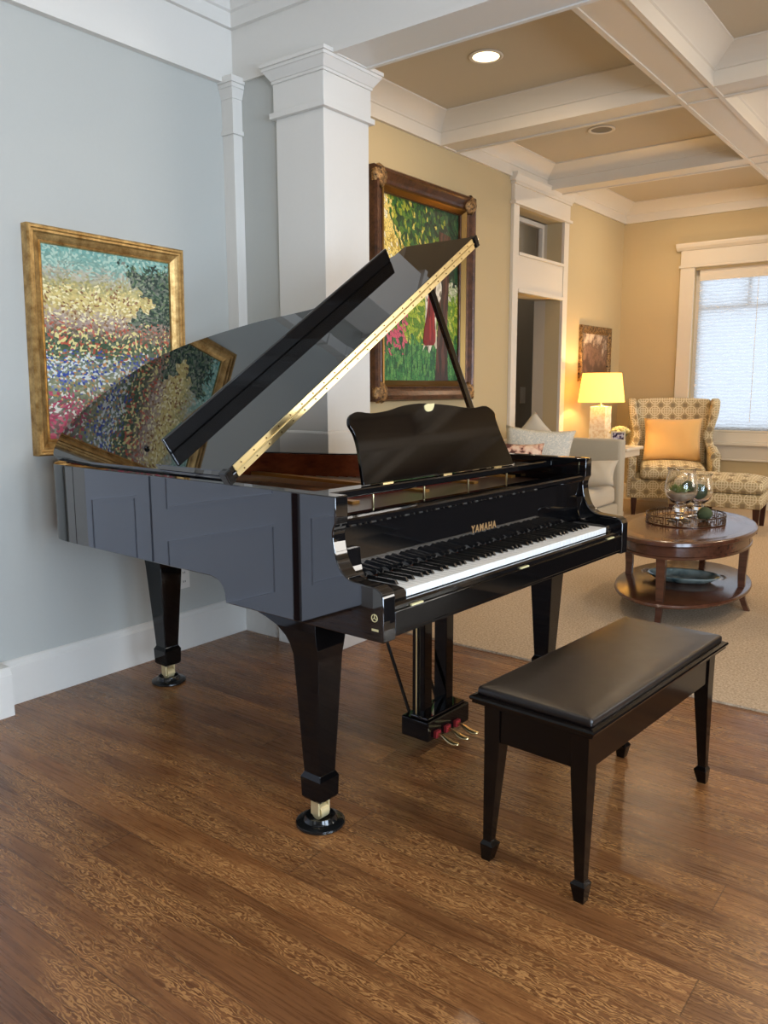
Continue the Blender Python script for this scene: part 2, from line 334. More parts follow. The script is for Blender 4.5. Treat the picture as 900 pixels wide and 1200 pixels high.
def loft(bm, rings, close=True):
    R = [[bm.verts.new(p) for p in r] for r in rings]; n = len(R[0])
    for a, b in zip(R, R[1:]):
        for i in range(n): bm.faces.new([a[i], a[(i+1) % n], b[(i+1) % n], b[i]])
    if close: bm.faces.new(R[0][::-1]); bm.faces.new(R[-1])
def lathe(bm, prof, c=(0, 0, 0), n=32, cap=True):
    rings = [[(c[0]+r*math.cos(2*PI*i/n), c[1]+r*math.sin(2*PI*i/n), c[2]+z) for i in range(n)] for r, z in prof]
    loft(bm, rings, cap)
def tube(bm, pts, r, n=8, r1=None):
    pts = [Vector(p) for p in pts]; rings = []
    for i, p in enumerate(pts):
        d = (pts[min(i+1, len(pts)-1)]-pts[max(i-1, 0)]).normalized()
        a = d.cross(Vector((0, 0, 1)))
        if a.length < 1e-3: a = d.cross(Vector((1, 0, 0)))
        a.normalize(); b = d.cross(a)
        rr = r if r1 is None else r+(r1-r)*i/(len(pts)-1)
        rings.append([tuple(p+a*rr*math.cos(2*PI*k/n)+b*rr*math.sin(2*PI*k/n)) for k in range(n)])
    loft(bm, rings)
def catmull(P, k=6, closed=False):
    out = []; n = len(P); rng = range(n) if closed else range(n-1)
    for i in rng:
        g = (lambda j: P[j % n]) if closed else (lambda j: P[max(0, min(n-1, j))])
        a, b, c, d = g(i-1), g(i), g(i+1), g(i+2)
        for s in range(k):
            t = s/k
            out.append(tuple(.5*((2*b[q])+(-a[q]+c[q])*t+(2*a[q]-5*b[q]+4*c[q]-d[q])*t*t+(-a[q]+3*b[q]-3*c[q]+d[q])*t**3) for q in range(len(b))))
    if not closed: out.append(tuple(P[-1]))
    return out
def pillow(bm, w, h, t, n=14, e=.45, pinch=.06):
    """soft cushion in the XZ plane, thickness along Y"""
    g = {}
    for sgn in (-1, 1):
        for i in range(n+1):
            for j in range(n+1):
                u = 2*i/n-1; v = 2*j/n-1
                k = max(0, (1-u*u))*max(0, (1-v*v)); th = t/2*k**e
                xs = u*w/2*(1-pinch*(1-v*v)*abs(u)); zs = v*h/2*(1-pinch*(1-u*u)*abs(v))
                wr = .012*math.sin(9*u+4*v)*k
                if sgn == 1 and (i in (0, n) or j in (0, n)): g[(1, i, j)] = g[(-1, i, j)]; continue
                g[(sgn, i, j)] = bm.verts.new((xs, sgn*th+wr*.4, zs))
        for i in range(n):
            for j in range(n):
                q = [g[(sgn, i, j)], g[(sgn, i+1, j)], g[(sgn, i+1, j+1)], g[(sgn, i, j+1)]]
                bm.faces.new(q if sgn == -1 else q[::-1])
def softbox(bm, x0, x1, y0, y1, z0, z1, r=.05, puff=0.0, n=10):
    """rounded box with slightly domed top"""
    cx, cy = (x0+x1)/2, (y0+y1)/2; w, d = (x1-x0)/2, (y1-y0)/2
    def ring(ins, z):
        pts = []; rr = max(r-ins*.5, .004)
        for k, (sx, sy) in enumerate([(1, 1), (-1, 1), (-1, -1), (1, -1)]):
            for q in range(5):
                a = PI/2*k+PI/2*q/4
                pts.append((cx+sx*(w-ins-rr)+rr*math.cos(a), cy+sy*(d-ins-rr)+rr*math.sin(a), z))
        return pts
    rings = []
    for q in range(5):
        a = PI/2*q/4; rings.append(ring(r*.8*(1-math.sin(a)), z0+r*.8*(1-math.cos(a))))
    for q in range(1, 5):
        a = PI/2*q/4; rings.append(ring(r*(1-math.cos(a)), z1-r+r*math.sin(a)))
    m = min(w, d)
    for q in (1, 2, 3):
        ins = r+(m-r-.01)*q/3*.9; rings.append(ring(min(ins, m*.92), z1+puff*math.sin(PI/2*q/3)))
    loft(bm, rings)

def empty(name, loc, rz=0, label=None, cat=None, group=None, parent=None):
    o = bpy.data.objects.new(name, None); COL.objects.link(o); o.location = loc; o.rotation_euler = (0, 0, rz); o.empty_display_size = .1
    if label: o['label'] = label; o['category'] = cat
    if group: o['group'] = group
    return o
def tag(o, label, cat, group=None):
    o['label'] = label; o['category'] = cat
    if group: o['group'] = group
    return o
def struct(o): o['kind'] = 'structure'; return o
def sbox(name, mat, x0, x1, y0, y1, z0, z1, **kw): return struct(bxo(name, mat, x0, x1, y0, y1, z0, z1, **kw))
def copy_tree(o, parent=None):
    c = o.copy(); COL.objects.link(c); c.parent = parent
    for ch in list(o.children): copy_tree(ch, c)
    return c

# ------------------------------------------------------------------ calibrated frame
CAMH = 1.2704
XL = -3.10      # grey left wall
YD = 2.87       # face of the header between the rooms
ZF = 2.705      # underside of header
XG = -3.45      # tan wall of the far room
YB = 8.89       # window wall
ZC = 3.19       # ceiling
XR = 3.3; YR = -5.0

# ------------------------------------------------------------------ room shell
sbox('floor', 'floor', XL-2.6, XR+.2, YR-.2, 3.30, -.1, 0)
sbox('floor', 'carpet', XL-2.6, XR+.2, 3.30, YB+.2, -.1, .010)
sbox('ceiling', 'ceil_white', XL-.3, XR+.2, YR-.2, YD+.1, ZC, ZC+.1)
sbox('ceiling', 'ceil_tan', XL-2.6, XR+.2, YD+.1, YB+.35, ZC, ZC+.1)
# left grey wall
sbox('wall_left', 'wall_grey', XL-.15, XL, YR-.2, YD+.12, 0, ZC)
# stub wall and header between rooms
sbox('wall_divider', 'wall_grey', XG-.15, -2.60, YD, 3.10, 0, ZF)
bm = BM(); box(bm, XG-.15, XR, YD, 3.10, ZF, ZC)
for y0, y1 in ((YD-.012, YD+.012), (3.09, 3.112)):
    box(bm, XL, XR, y0, y1, ZF-.006, ZF+.022)
struct(link('trim_header', bm, 'trim'))
# frieze on the left wall
bm = BM(); box(bm, XL, XL+.018, YR, YD, ZF, ZC); box(bm, XL, XL+.034, YR, YD-.01, ZF-.012, ZF+.014)
struct(link('trim_frieze', bm, 'trim'))
# crown of the near room
def crown(profile, name, mat, runs):
    bm = BM()
    for kind, pos, a, b, sgn in runs:
        pts = [(pos+sgn*d, z) for d, z in profile]
        prism(bm, pts, 1 if kind == 'y' else 0, a, b)
    return struct(link(name, bm, mat, smooth=1))
crn = [(0, 2.945), (.022, 2.945), (.03, 2.962), (.03, 3.005), (.042, 3.012), (.052, 3.04), (.085, 3.09), (.12, 3.115), (.135, 3.12), (.135, 3.14), (.155, 3.145), (.155, 3.19), (0, 3.19)]
crown([(d+.018, z) for d, z in crn[:-1]]+[(.018, 3.19)], 'trim_crown_left', 'trim', [('y', XL, YR, YD-.02, 1)])
bm = BM(); prism(bm, [(YD-d, z) for d, z in crn], 0, XL+.02, XR); struct(link('trim_crown_header', bm, 'trim', smooth=1))
# rear and right walls of the near room with window openings
def wall_with_holes(name, mat, axis, pos, th, a0, a1, z0, z1, holes):
    bm = BM(); cuts = sorted(holes)
    def bx(a, b, lo, hi):
        if b-a < 1e-4 or hi-lo < 1e-4: return
        if axis == 'x': box(bm, min(pos, pos+th), max(pos, pos+th), a, b, lo, hi)
        else: box(bm, a, b, min(pos, pos+th), max(pos, pos+th), lo, hi)
    cur = a0
    seen = []
    for (h0, h1, zs) in cuts:
        bx(cur, h0, z0, z1); lo = z0
        for (b, tp) in zs: bx(h0, h1, lo, b); lo = tp
        bx(h0, h1, lo, z1); cur = h1
    bx(cur, a1, z0, z1)
    return struct(link(name, bm, mat))
wall_with_holes('wall_rear', 'dark_wall', 'y', YR, -.15, XL-.2, XR+.2, 0, ZC, [(-2.2, -.4, [(.5, 2.3)])])
wall_with_holes('wall_right', 'wall_grey', 'x', XR, .15, YR-.2, YB+.2, 0, ZC, [(-2.0, -.2, [(.35, 2.35)]), (.3, 2.1, [(.35, 2.35)]), (5.6, 7.8, [(.77, 2.45)])])
def plain_window(name, axis, pos, a0, a1, z0, z1, mat='trim', sgn=1):
    w = empty(name, (0, 0, 0)); struct(w)
    bm = BM()
    def bx(a, b, lo, hi, d0=0, d1=.06):
        p0, p1 = pos+sgn*d0, pos+sgn*d1
        if axis == 'x': box(bm, min(p0, p1), max(p0, p1), a, b, lo, hi)
        else: box(bm, a, b, min(p0, p1), max(p0, p1), lo, hi)
    f = .05
    for a, b, lo, hi in [(a0, a0+f, z0, z1), (a1-f, a1, z0, z1), (a0+f, a1-f, z0, z0+f), (a0+f, a1-f, z1-f, z1)]: bx(a, b, lo, hi)
    m = (a0+a1)/2; bx(m-.02, m+.02, z0+f, z1-f, .01, .05)
    bx(a0+f, a1-f, z1-.45, z1-.42, .01, .05)
    o = link('window_frame', bm, mat, w); struct(o)
    bm = BM(); c = .1
    for a, b, lo, hi in [(a0-c, a0, z0-c, z1+c), (a1, a1+c, z0-c, z1+c), (a0, a1, z0-c, z0), (a0, a1, z1, z1+c)]: bx(a, b, lo, hi, -.025, 0)
    struct(link('window_casing', bm, mat, w))
    bm = BM(); bx(a0+f, a1-f, z0+f, z1-f, .028, .032); struct(link('pane', bm, 'pane', w))
    return w
plain_window('window_2', 'x', XR, -2.0, -.2, .35, 2.35)
plain_window('window_3', 'x', XR, .3, 2.1, .35, 2.35)
plain_window('window_4', 'y', YR, -2.2, -.4, .5, 2.3, sgn=-1)
plain_window('window_5', 'x', XR, 5.6, 7.8, .77, 2.45)
# baseboards
def baseboard(name, mat, kind, pos, a, b, sgn, h=.185, d=.018):
    pr = [(0, 0), (d, 0), (d, h-.03), (d-.006, h-.02), (d-.008, h-.006), (d-.014, h), (0, h)]
    bm = BM(); prism(bm, [(pos+sgn*x, z) for x, z in pr], 1 if kind == 'y' else 0, a, b); return struct(link(name, bm, mat))
baseboard('baseboard_left', 'trim', 'y', XL, 1.53, YD, 1)
baseboard('baseboard_divider', 'trim', 'x', YD, XL, -2.79, -1)
# panelled door and casing in the left wall, near the camera
d1 = empty('door_1', (XL, .55, 0)); struct(d1)
bm = BM()
prism(bm, [(0, .20), (.045, .20), (.055, .21), (.055, 2.25), (0, 2.25)], 1, .845, .96)
prism(bm, [(0, .20), (.045, .20), (.055, .21), (.055, 2.25), (0, 2.25)], 1, -.96, -.845)
box(bm, 0, .06, -.99, .99, 2.25, 2.42); box(bm, 0, .085, -1.01, 1.01, 2.42, 2.46)
struct(link('door_casing', bm, 'trim', d1, bevel=.004))
for s in (-1, 1):
    bm = BM(); prism(bm, [(0, 0), (.12, 0), (.12, .165), (.105, .195), (0, .195)], 1, s*.90-.075, s*.90+.075); struct(link('plinth_block', bm, 'trim', d1))
for y0, y1, pz, hy in ((.535, .84, ((.45, .80), (.95, 1.5), (1.64, 2.12)), .565), (-.30, .525, ((.2, .57), (.72, 1.5), (1.64, 2.12)), -.25), (-.84, -.36, ((.2, .57), (.72, 1.5), (1.64, 2.12)), None)):
    bm = BM(); box(bm, .0, .03, y0, y1, .01, 2.24)
    for z0, z1 in pz:
        m_ = .12 if y1-y0 > .8 else .065
        a, b = y0+m_, y1-(.075 if y1-y0 > .4 else .03)
        for q in [(a, b, z0, z0+.012), (a, b, z1-.012, z1), (a, a+.012, z0+.012, z1-.012), (b-.012, b, z0+.012, z1-.012)]: box(bm, .03, .040, *q)
    o = link('door_leaf', bm, 'door_daylit', d1); struct(o)
    if hy is not None:
        bm = BM(); tube(bm, [(.03, hy, .98), (.075, hy, .98)], .012, 12); tube(bm, [(.075, hy, .98), (.09, hy, .98)], .026, 14); struct(link('door_handle', bm, 'brass', o, smooth=1))
struct(bxo('gap_shade_strip', 'dark_leg', .0, .012, -.36, -.30, .01, 2.24, d1))  # solid dark strip, its colour standing for the shade between the leaves
# big square column
CX, CY = -2.635, 3.01; hw, hd = .145, .16
bm = BM()
def cbox(e, z0, z1, e2=None):
    e2 = e if e2 is None else e2
    frustum(bm, CX, CY, z0, 2*(hw+e), 2*(hd+e), z1, 2*(hw+e2), 2*(hd+e2))
cbox(.03, 0, .19); cbox(.03, .19, .205, .012); cbox(.012, .205, 1.055); cbox(.012, 1.055, 1.066, .0); cbox(0, 1.066, 2.485)
cbox(.022, 2.485, 2.51); cbox(.008, 2.51, 2.635); cbox(.014, 2.635, 2.648); cbox(.016, 2.648, 2.685, .042); cbox(.045, 2.685, 2.70); cbox(.052, 2.70, ZF+.012)
struct(link('trim_column', bm, 'trim', bevel=.002))
# slim corner pilaster
bm = BM(); px0, px1, py0, py1 = XL, -3.025, 2.812, YD
def pb(e, z0, z1, e2=None):
    e2 = e if e2 is None else e2
    v = []
    for k, z in ((e, z0), (e2, z1)): v.append([(px0, py0-k, z), (px1+k, py0-k, z), (px1+k, py1, z), (px0, py1, z)])
    loft(bm, v)
pb(0, .19, 2.46); pb(.010, 2.46, 2.48); pb(.003, 2.48, 2.62); pb(.005, 2.62, 2.665, .018); pb(.021, 2.665, 2.685); pb(.026, 2.685, ZF+.01)
struct(link('trim_pilaster', bm, 'trim', bevel=.0015))

# --- far room
wall_with_holes('wall_tan', 'wall_tan', 'x', XG, -.15, 3.1, YB+.15, 0, ZC, [(6.43, 7.33, [(0, 2.09), (2.40, 2.79)][1:] )]) if False else None
bm = BM()
for q in [(3.1, 6.43, 0, ZC), (7.33, YB+.15, 0, ZC), (6.43, 7.33, 2.09, 2.40), (6.43, 7.33, 2.79, ZC)]: box(bm, XG-.15, XG, *q)
struct(link('wall_far_left', bm, 'wall_tan'))
baseboard('baseboard_far_left', 'trim_warm', 'y', XG, 3.11, 6.31, 1); baseboard('baseboard_far_left', 'trim_warm', 'y', XG, 7.45, YB, 1)
# hallway seen through the doorway
bm = BM(); box(bm, -4.45, -4.35, 4.9, 9.2, 0, ZC); box(bm, -4.35, XG-.15, 4.8, 4.9, 0, ZC); box(bm, -4.35, XG-.15, 9.08, 9.2, 0, ZC+.1)
struct(link('wall_hall', bm, 'hall'))
bm = BM(); box(bm, -3.72, XG-.15, 7.33, 7.40, 0, 2.79); box(bm, -3.72, XG-.15, 6.36, 6.43, 0, 2.79); box(bm, -3.72, XG-.15, 6.43, 7.33, 2.09, 2.40)
struct(link('trim_deep_jamb', bm, 'jamb'))
# door casing with transom
d2 = empty('door_2', (XG, 6.88, 0)); struct(d2)
bm = BM(); w = .45
box(bm, 0, .03, w, w+.1, .012, 2.80); box(bm, 0, .03, -w-.1, -w, .012, 2.80)
box(bm, 0, .022, -w, w, 2.105, 2.385); box(bm, 0, .04, -w, w, 2.075, 2.105); box(bm, 0, .04, -w, w, 2.385, 2.41)
box(bm, 0, .036, -w-.1, w+.1, 2.80, 2.95); box(bm, 0, .055, -w-.12, w+.12, 2.79, 2.815); box(bm, 0, .05, -w-.11, w+.11, 2.95, 2.975)
prism(bm, [(0, 2.975), (.05, 2.975), (.075, 3.02), (.075, 3.04), (0, 3.04)], 1, -w-.13, w+.13)
struct(link('door_casing', bm, 'trim_warm', d2, bevel=.003))
bm = BM()
for q in [(-w, -w+.04, 2.41, 2.79), (w-.04, w, 2.41, 2.79), (-w+.04, w-.04, 2.41, 2.45), (-w+.04, w-.04, 2.75, 2.79)]: box(bm, -.22, -.18, *q)
tr_ = struct(link('transom_frame', bm, 'trim_warm', d2)); bm = BM(); box(bm, -.202, -.198, -w+.04, w-.04, 2.45, 2.75); struct(link('pane', bm, 'pane', tr_))
# window wall
bm = BM(); wx0, wx1, wz0, wz1 = -2.67, -.55, .79, 2.46
for q in [(XG-.15, wx0, 0, ZC), (wx1, XR+.15, 0, ZC), (wx0, wx1, 0, wz0), (wx0, wx1, wz1, ZC)]: box(bm, q[0], q[1], YB, YB+.15, q[2], q[3])
struct(link('wall_back', bm, 'wall_tan'))
baseboard('baseboard_back', 'trim_warm', 'x', YB, XG, XR, -1)
w1 = empty('window_1', (0, YB, 0)); struct(w1)
bm = BM()
box(bm, wx0-.145, wx0, -.025, 0, wz0-.06, 2.50); box(bm, wx1, wx1+.145, -.025, 0, wz0-.06, 2.50)
box(bm, wx0-.145, wx1+.145, -.028, 0, 2.50, 2.66); box(bm, wx0-.16, wx1+.16, -.04, 0, 2.485, 2.51)
prism(bm, [(0, 2.66), (-.035, 2.66), (-.065, 2.69), (-.075, 2.715), (-.075, 2.73), (0, 2.73)], 0, wx0-.19, wx1+.19)
struct(link('window_casing', bm, 'trim_warm', w1, bevel=.003))
bm = BM(); box(bm, wx0-.17, wx1+.17, -.07, 0, wz0-.13, wz0-.095); box(bm, wx0-.145, wx1+.145, -.022, 0, wz0-.27, wz0-.13); box(bm, wx0-.145, wx1+.145, -.028, 0, wz0-.29, wz0-.27); box(bm, wx0, wx1, -.012, .0, wz0-.095, wz0)
struct(link('window_sill', bm, 'trim_warm', w1, bevel=.004))
bm = BM(); f = .055
for q in [(wx0, wx0+f, wz0, wz1), (wx1-f, wx1, wz0, wz1), (wx0+f, wx1-f, wz0, wz0+f), (wx0+f, wx1-f, wz1-f, wz1), (wx0+f, wx1-f, 2.05, 2.085)]: box(bm, q[0], q[1], .06, .11, q[2], q[3])
for k in range(1, 4):
    xx = wx0+(wx1-wx0)*k/4; box(bm, xx-.016, xx+.016, .07, .10, 2.085, wz1-f)
struct(link('window_frame', bm, 'trim_warm', w1))
bm = BM(); box(bm, wx0+f, wx1-f, .083, .087, wz0+f, wz1-f); struct(link('pane', bm, 'pane', w1))
sh = bxo('window_shade', 'woven', wx0+.045, wx1-.045, -.001, .001, 0, wz1-wz0-.05, loc=(0, YB+.03, wz0+.01))
tag(sh, 'white woven shade pulled down over the bright window behind the armchair', 'window shade')
bm = BM(); box(bm, wx0+.045, wx1-.045, -.012, .012, wz1-wz0-.12, wz1-wz0-.002); link('head_rail', bm, 'trim_warm', sh)
bm = BM(); box(bm, wx0+.045, wx1-.045, -.006, .006, -.005, .012); link('bottom_rail', bm, 'trim_warm', sh)
bm = BM(); tube(bm, [(wx0+.62, -.012, .1), (wx0+.62, -.012, 1.6)], .0025, 6); link('pull_cord', bm, 'trim_warm', sh)

# crown and coffer beams of the far room
cf = [(0, 3.005), (.024, 3.005), (.024, 3.09), (.034, 3.095), (.038, 3.105), (.149, 3.176), (.165, 3.18), (.165, 3.19), (0, 3.19)]
bm = BM(); prism(bm, [(XG+d, z) for d, z in cf], 1, 3.1, YB); struct(link('trim_crown_far_left', bm, 'trim_warm', smooth=1))
bm = BM(); prism(bm, [(YB-d, z) for d, z in cf], 0, XG, XR); struct(link('trim_crown_back', bm, 'trim_warm', smooth=1))
bm = BM(); prism(bm, [(3.10+d, z) for d, z in cf], 0, XG, XR); struct(link('trim_crown_near', bm, 'trim_warm', smooth=1))
def beam(name, kind, c, a, b, zb, w=.12):
    half = [(w, zb), (w, 3.09), (w+.010, 3.095), (w+.014, 3.105), (w+.125, 3.176), (w+.141, 3.18), (w+.141, 3.19)]
    pts = [(c+x, z) for x, z in half]+[(c-x, z) for x, z in half[::-1]]
    bm = BM(); prism(bm, pts, 1 if kind == 'y' else 0, a, b)
    for s_ in (-1, 1):
        q = sorted((c+s_*(w+.004), c+s_*(w-.024)))
        if kind == 'y': box(bm, q[0], q[1], a, b, 3.003, zb+.02)
        else: box(bm, a, b, q[0], q[1], 3.0035, zb+.02)
    return struct(link(name, bm, 'trim_warm', smooth=1))
for c in (5.33, 7.07): beam('trim_beam', 'x', c, XG, XR, 3.013)
for c in (-1.64, .20, 2.04): beam('trim_beam', 'y', c, 3.1, YB, 3.0115)

# recessed lights
def downlight(x, y, lit, label):
    e = empty('ceiling_light', (x, y, ZC), 0, label, 'ceiling light')
    bm = BM(); n = 40
    prof = [(.078, -.001), (.098, -.001), (.102, -.006), (.096, -.010), (.078, -.008)]
    rings = [[(r*math.cos(2*PI*i/n), r*math.sin(2*PI*i/n), z) for i in range(n)] for r, z in prof+[prof[0]]]
    loft(bm, rings, False); link('trim_ring', bm, 'trim_warm', e, smooth=1)
    bm = BM(); lathe(bm, [(.078, -.004), (.078, -.001)], n=n)
    link('lens' if lit else 'baffle', bm, 'bulb' if lit else 'can_dark', e)
    return e
downlight(-2.60, 4.43, True, 'lit round recessed ceiling light in the first coffer past the column')
downlight(-2.60, 6.16, False, 'dark round recessed ceiling fitting in the second coffer, unlit')

# outlet
ou = empty('wall_outlet', (XL, 2.465, .36), PI/2, 'white electrical outlet low on the grey wall behind the piano tail leg', 'electrical outlet')
bxo('cover_plate', 'switch', -.036, .036, -.006, 0, -.058, .058, ou, bevel=.002)
for s in (-1, 1):
    bm = BM(); tube(bm, [(0, -.006, s*.022), (0, -.0085, s*.022)], .016, 16); f = link('socket', bm, 'switch', ou)
    bxo('slot', 'black_key', -.007, -.004, -.0092, -.0084, s*.022-.005, s*.022+.005, f); bxo('slot', 'black_key', .004, .007, -.0092, -.0084, s*.022-.005, s*.022+.005, f)
sw = empty('light_switch', (-4.349, 8.333, 1.17), PI/2, 'pale switch plate on the dark hallway wall beyond the doorway', 'light switch')
# placed on the hallway wall where the doorway shows it
bxo('cover_plate', 'switch', -.06, .06, -.008, 0, -.09, .09, sw, bevel=.003); bxo('rocker', 'trim', -.022, .022, -.013, -.008, -.045, .045, sw, bevel=.002)

# ------------------------------------------------------------------ pictures
def frame_mesh(bm, w, h, prof):
    """prof: list of (inset from outer edge, depth toward the viewer)"""
    rings = []
    for ins, d in prof:
        a, b = w/2-ins, h/2-ins
        rings.append([(-a, -d, -b), (a, -d, -b), (a, -d, b), (-a, -d, b)])
    rings.append(rings[0])
    loft(bm, rings, False)
def picture(name, loc, rz, w, h, fw, depth, fmat, cmat, label, cat='picture', prof=None):
    e = empty(name, loc, rz, label, cat)
    bm = BM(); frame_mesh(bm, w, h, prof); link('frame', bm, fmat, e, smooth=0)
    c = bxo('canvas', cmat, -w/2+fw, w/2-fw, -.014, -.004, -h/2+fw, h/2-fw, e)
    return e, c
p1 = [(0, 0), (0, .040), (.006, .046), (.014, .046), (.018, .040), (.026, .040), (.032, .034), (.044, .030), (.052, .026), (.058, .022), (.060, .026), (.065, .024), (.067, .012), (.067, 0)]
pa, cv = picture('framed_painting', (XL+.002, 2.125, 1.445), PI/2, .755, .905, .064, .045, 'gold_frame', 'field',
    'gold-framed oil painting of a flower field hung on the grey wall', 'painting', p1)
pa.rotation_euler = Euler((0, math.radians(.9), PI/2))
p2 = [(0, 0), (0, .075), (.012, .092), (.03, .095), (.04, .085), (.07, .062), (.088, .055), (.095, .06), (.108, .06), (.116, .05), (.13, .036), (.14, .036), (.145, .03), (.145, 0)]
pb_, cv2 = picture('framed_painting', (XG+.002, 4.985, 1.935), PI/2, 1.27, 1.53, .142, .09, 'bronze_frame', 'garden',
    'large dark-bronze framed painting of a red-robed figure in a garden', 'painting', p2)
bm = BM(); frame_mesh(bm, 1.27-.20, 1.53-.20, [(0, .055), (0, .066), (.012, .07), (.03, .05), (.04, .04), (.04, .03), (0, .03)]); link('gilt_liner', bm, 'brass_dark', pb_)
for sx in (-1, 1):
    for sz in (-1, 1):
        bm = BM()
        bmesh.ops.create_icosphere(bm, subdivisions=3, radius=1)
        for v in bm.verts:
            q = v.co.copy(); k = 1+.16*math.sin(9*q.x+2)*math.sin(8*q.z+sx)
            v.co = Vector((sx*(1.27/2-.062)+q.x*.072*k, -.068+q.y*.038, sz*(1.53/2-.062)+q.z*.072*k))
        link('corner_ornament', bm, 'carved', pb_, smooth=2)
def flat(bm, pts, y=-.0155):
    prism(bm, pts, 1, y, -.0138)
bm = BM(); flat(bm, [(.18, -.62), (.36, -.62), (.34, -.3), (.36, .1), (.38, .45), (.22, .47), (.24, .1), (.21, -.25)]); link('painted_trunk', bm, 'p_trunk', cv2)
bm = BM(); flat(bm, catmull([(.0, -.42), (.03, -.36), (.05, -.1), (.04, .12), (.12, .2), (.2, .19), (.26, .08), (.24, -.04), (.19, -.1), (.2, -.38), (.15, -.34), (.1, -.42), (.06, -.36)], 3, True), -.0165); link('painted_cloak', bm, 'p_white', cv2)
bm = BM(); flat(bm, catmull([(.02, -.34), (.07, -.1), (.09, .02), (.15, .04), (.16, -.1), (.18, -.33), (.1, -.36)], 3, True), -.0175); link('painted_robe', bm, 'p_red', cv2)
bm = BM(); flat(bm, catmull([(.10, .0), (.1, .1), (.14, .16), (.18, .1), (.17, .0)], 3, True), -.0182); link('painted_hair', bm, 'p_hair', cv2)
ps_, cv3 = picture('framed_picture', (XG+.002, 8.18, 1.60), PI/2, .78, .56, .08, .03, 'carved', 'sepia',
    'small carved-frame brown landscape picture above the table lamp', 'picture', [(0, 0), (0, .03), (.01, .036), (.05, .03), (.07, .018), (.08, .016), (.08, 0)])

# ------------------------------------------------------------------ grand piano
PX, PY, PYAW = -1.3594, 1.5759, math.radians(2.749)
# local x = keyboard direction (bass -> treble), local y = toward the tail
pianorot = PI/2-PYAW
GP = empty('grand_piano', (PX, PY, 0), pianorot, 'polished black grand piano with its lid propped open', 'piano')
W = 1.49; H = .989
L = 'lacquer'
cheek = [(-.004, H), (-.004, .918), (.006, .893), (.003, .855), (-.010, .815), (-.030, .788), (-.058, .774), (-.10, .770), (-.142, .767), (-.158, .758), (-.165, .742), (-.166, .626)]
cheek_s = cheek[:2]+catmull(cheek[1:8], 4)[1:]+cheek[8:]
# side panels (spine and treble cheek) share the profile
tail_bottom = [(.455, .632), (.462, .665), (.485, .690), (.52, .700)]
def side(u0, u1, vend, name):
    pts = [(vend, H)]+cheek_s+[(.455, .626)]+catmull(tail_bottom, 4)+[(vend, .702)]
    bm = BM(); prism(bm, pts, 0, u0, u1); return link(name, bm, L, GP, smooth=1, bevel=.003, seg=2)
side(0, .05, 1.30, 'spine_side'); side(W-.05, W, .60, 'treble_cheek')
outer = [(0, 1.30), (.004, 1.40), (.022, 1.475), (.085, 1.555), (.175, 1.615), (.31, 1.650), (.47, 1.655), (.62, 1.63), (.74, 1.56), (.83, 1.44), (.90, 1.31), (.96, 1.17), (1.01, 1.03), (1.06, .92), (1.13, .845), (1.24, .80), (1.36, .775), (1.44, .74), (1.478, .68), (1.49, .60)]
oc = catmull(outer, 5)
def offset(P, d):
    out = []
    for i, p in enumerate(P):
        a = Vector(P[max(i-1, 0)]); b = Vector(P[min(i+1, len(P)-1)]); t_ = (b-a).normalized()
        out.append((p[0]+t_.y*d, p[1]-t_.x*d))
    return out
ic = offset(oc, .045)
bm = BM(); rings = [[(a[0], a[1], .702), (a[0], a[1], H), (b[0], b[1], H), (b[0], b[1], .702)] for a, b in zip(oc, ic)]
loft(bm, rings); link('rim', bm, L, GP, smooth=1, bevel=.003)
# inner rim veneer
ir = [(.052, .42)]+[(.052, 1.28)]+offset(oc, .049)[3:-6]
ir2 = offset(ir, .012)
bm = BM(); rings = [[(a[0], a[1], .84), (a[0], a[1], .984), (b[0], b[1], .984), (b[0], b[1], .84)] for a, b in zip(ir, ir2)]
loft(bm, rings); link('inner_rim', bm, 'mahogany', GP, smooth=1)
sbp = [(.06, .25)]+offset(oc, .06)+[(W-.06, .25)]
bm = BM(); prism(bm, sbp, 2, .846, .854); link('soundboard', bm, 'soundboard', GP)
bm = BM(); prism(bm, [(.045, .42)]+offset(oc, .04)[2:-2]+[(W-.045, .42)], 2, .690, .702); link('underside', bm, 'lacquer_satin', GP)
# iron plate as bars
bm = BM(); pl = offset(oc, .075)[6:-4]; pl2 = offset(oc, .15)[6:-4]
rings = [[(a[0], a[1], .872), (a[0], a[1], .885), (b[0], b[1], .885), (b[0], b[1], .872)] for a, b in zip(pl, pl2)]; loft(bm, rings)
for a, b in [((.09, .3), (.14, 1.46)), ((.42, .3), (.55, 1.55)), ((.80, .3), (.84, 1.28)), ((1.12, .3), (1.10, .80)), ((1.40, .3), (1.38, .70))]:
    d = (Vector(b)-Vector(a)).normalized(); n_ = Vector((-d.y, d.x))*.016
    prism(bm, [tuple(Vector(a)+n_), tuple(Vector(a)-n_), tuple(Vector(b)-n_), tuple(Vector(b)+n_)], 2, .872, .905)
box(bm, .07, W-.07, .17, .31, .868, .882); link('iron_plate', bm, 'iron_plate', GP, bevel=.003)
bm = BM()
for i in range(60):
    u = .12+i*.0212; v1 = 1.42 if u < .7 else max(.66, 1.42-(u-.7)*1.25)
    tube(bm, [(u, .30, .893), (u+.03, v1-.06, .893)], .0008, 4)
o = link('strings', bm, 'steel', GP); o['kind'] = 'stuff'
bxo('pin_block', 'pin_wood', .055, W-.055, .165, .395, .884, .896, GP)
bm = BM()
for i in range(66): box(bm, .13+i*.0178, .142+i*.0178, .42, .455, .897, .925)
o = link('dampers', bm, 'black_key', GP); o['kind'] = 'stuff'
bxo('felt_strip', 'red_felt', .12, 1.30, .405, .415, .895, .908, GP)
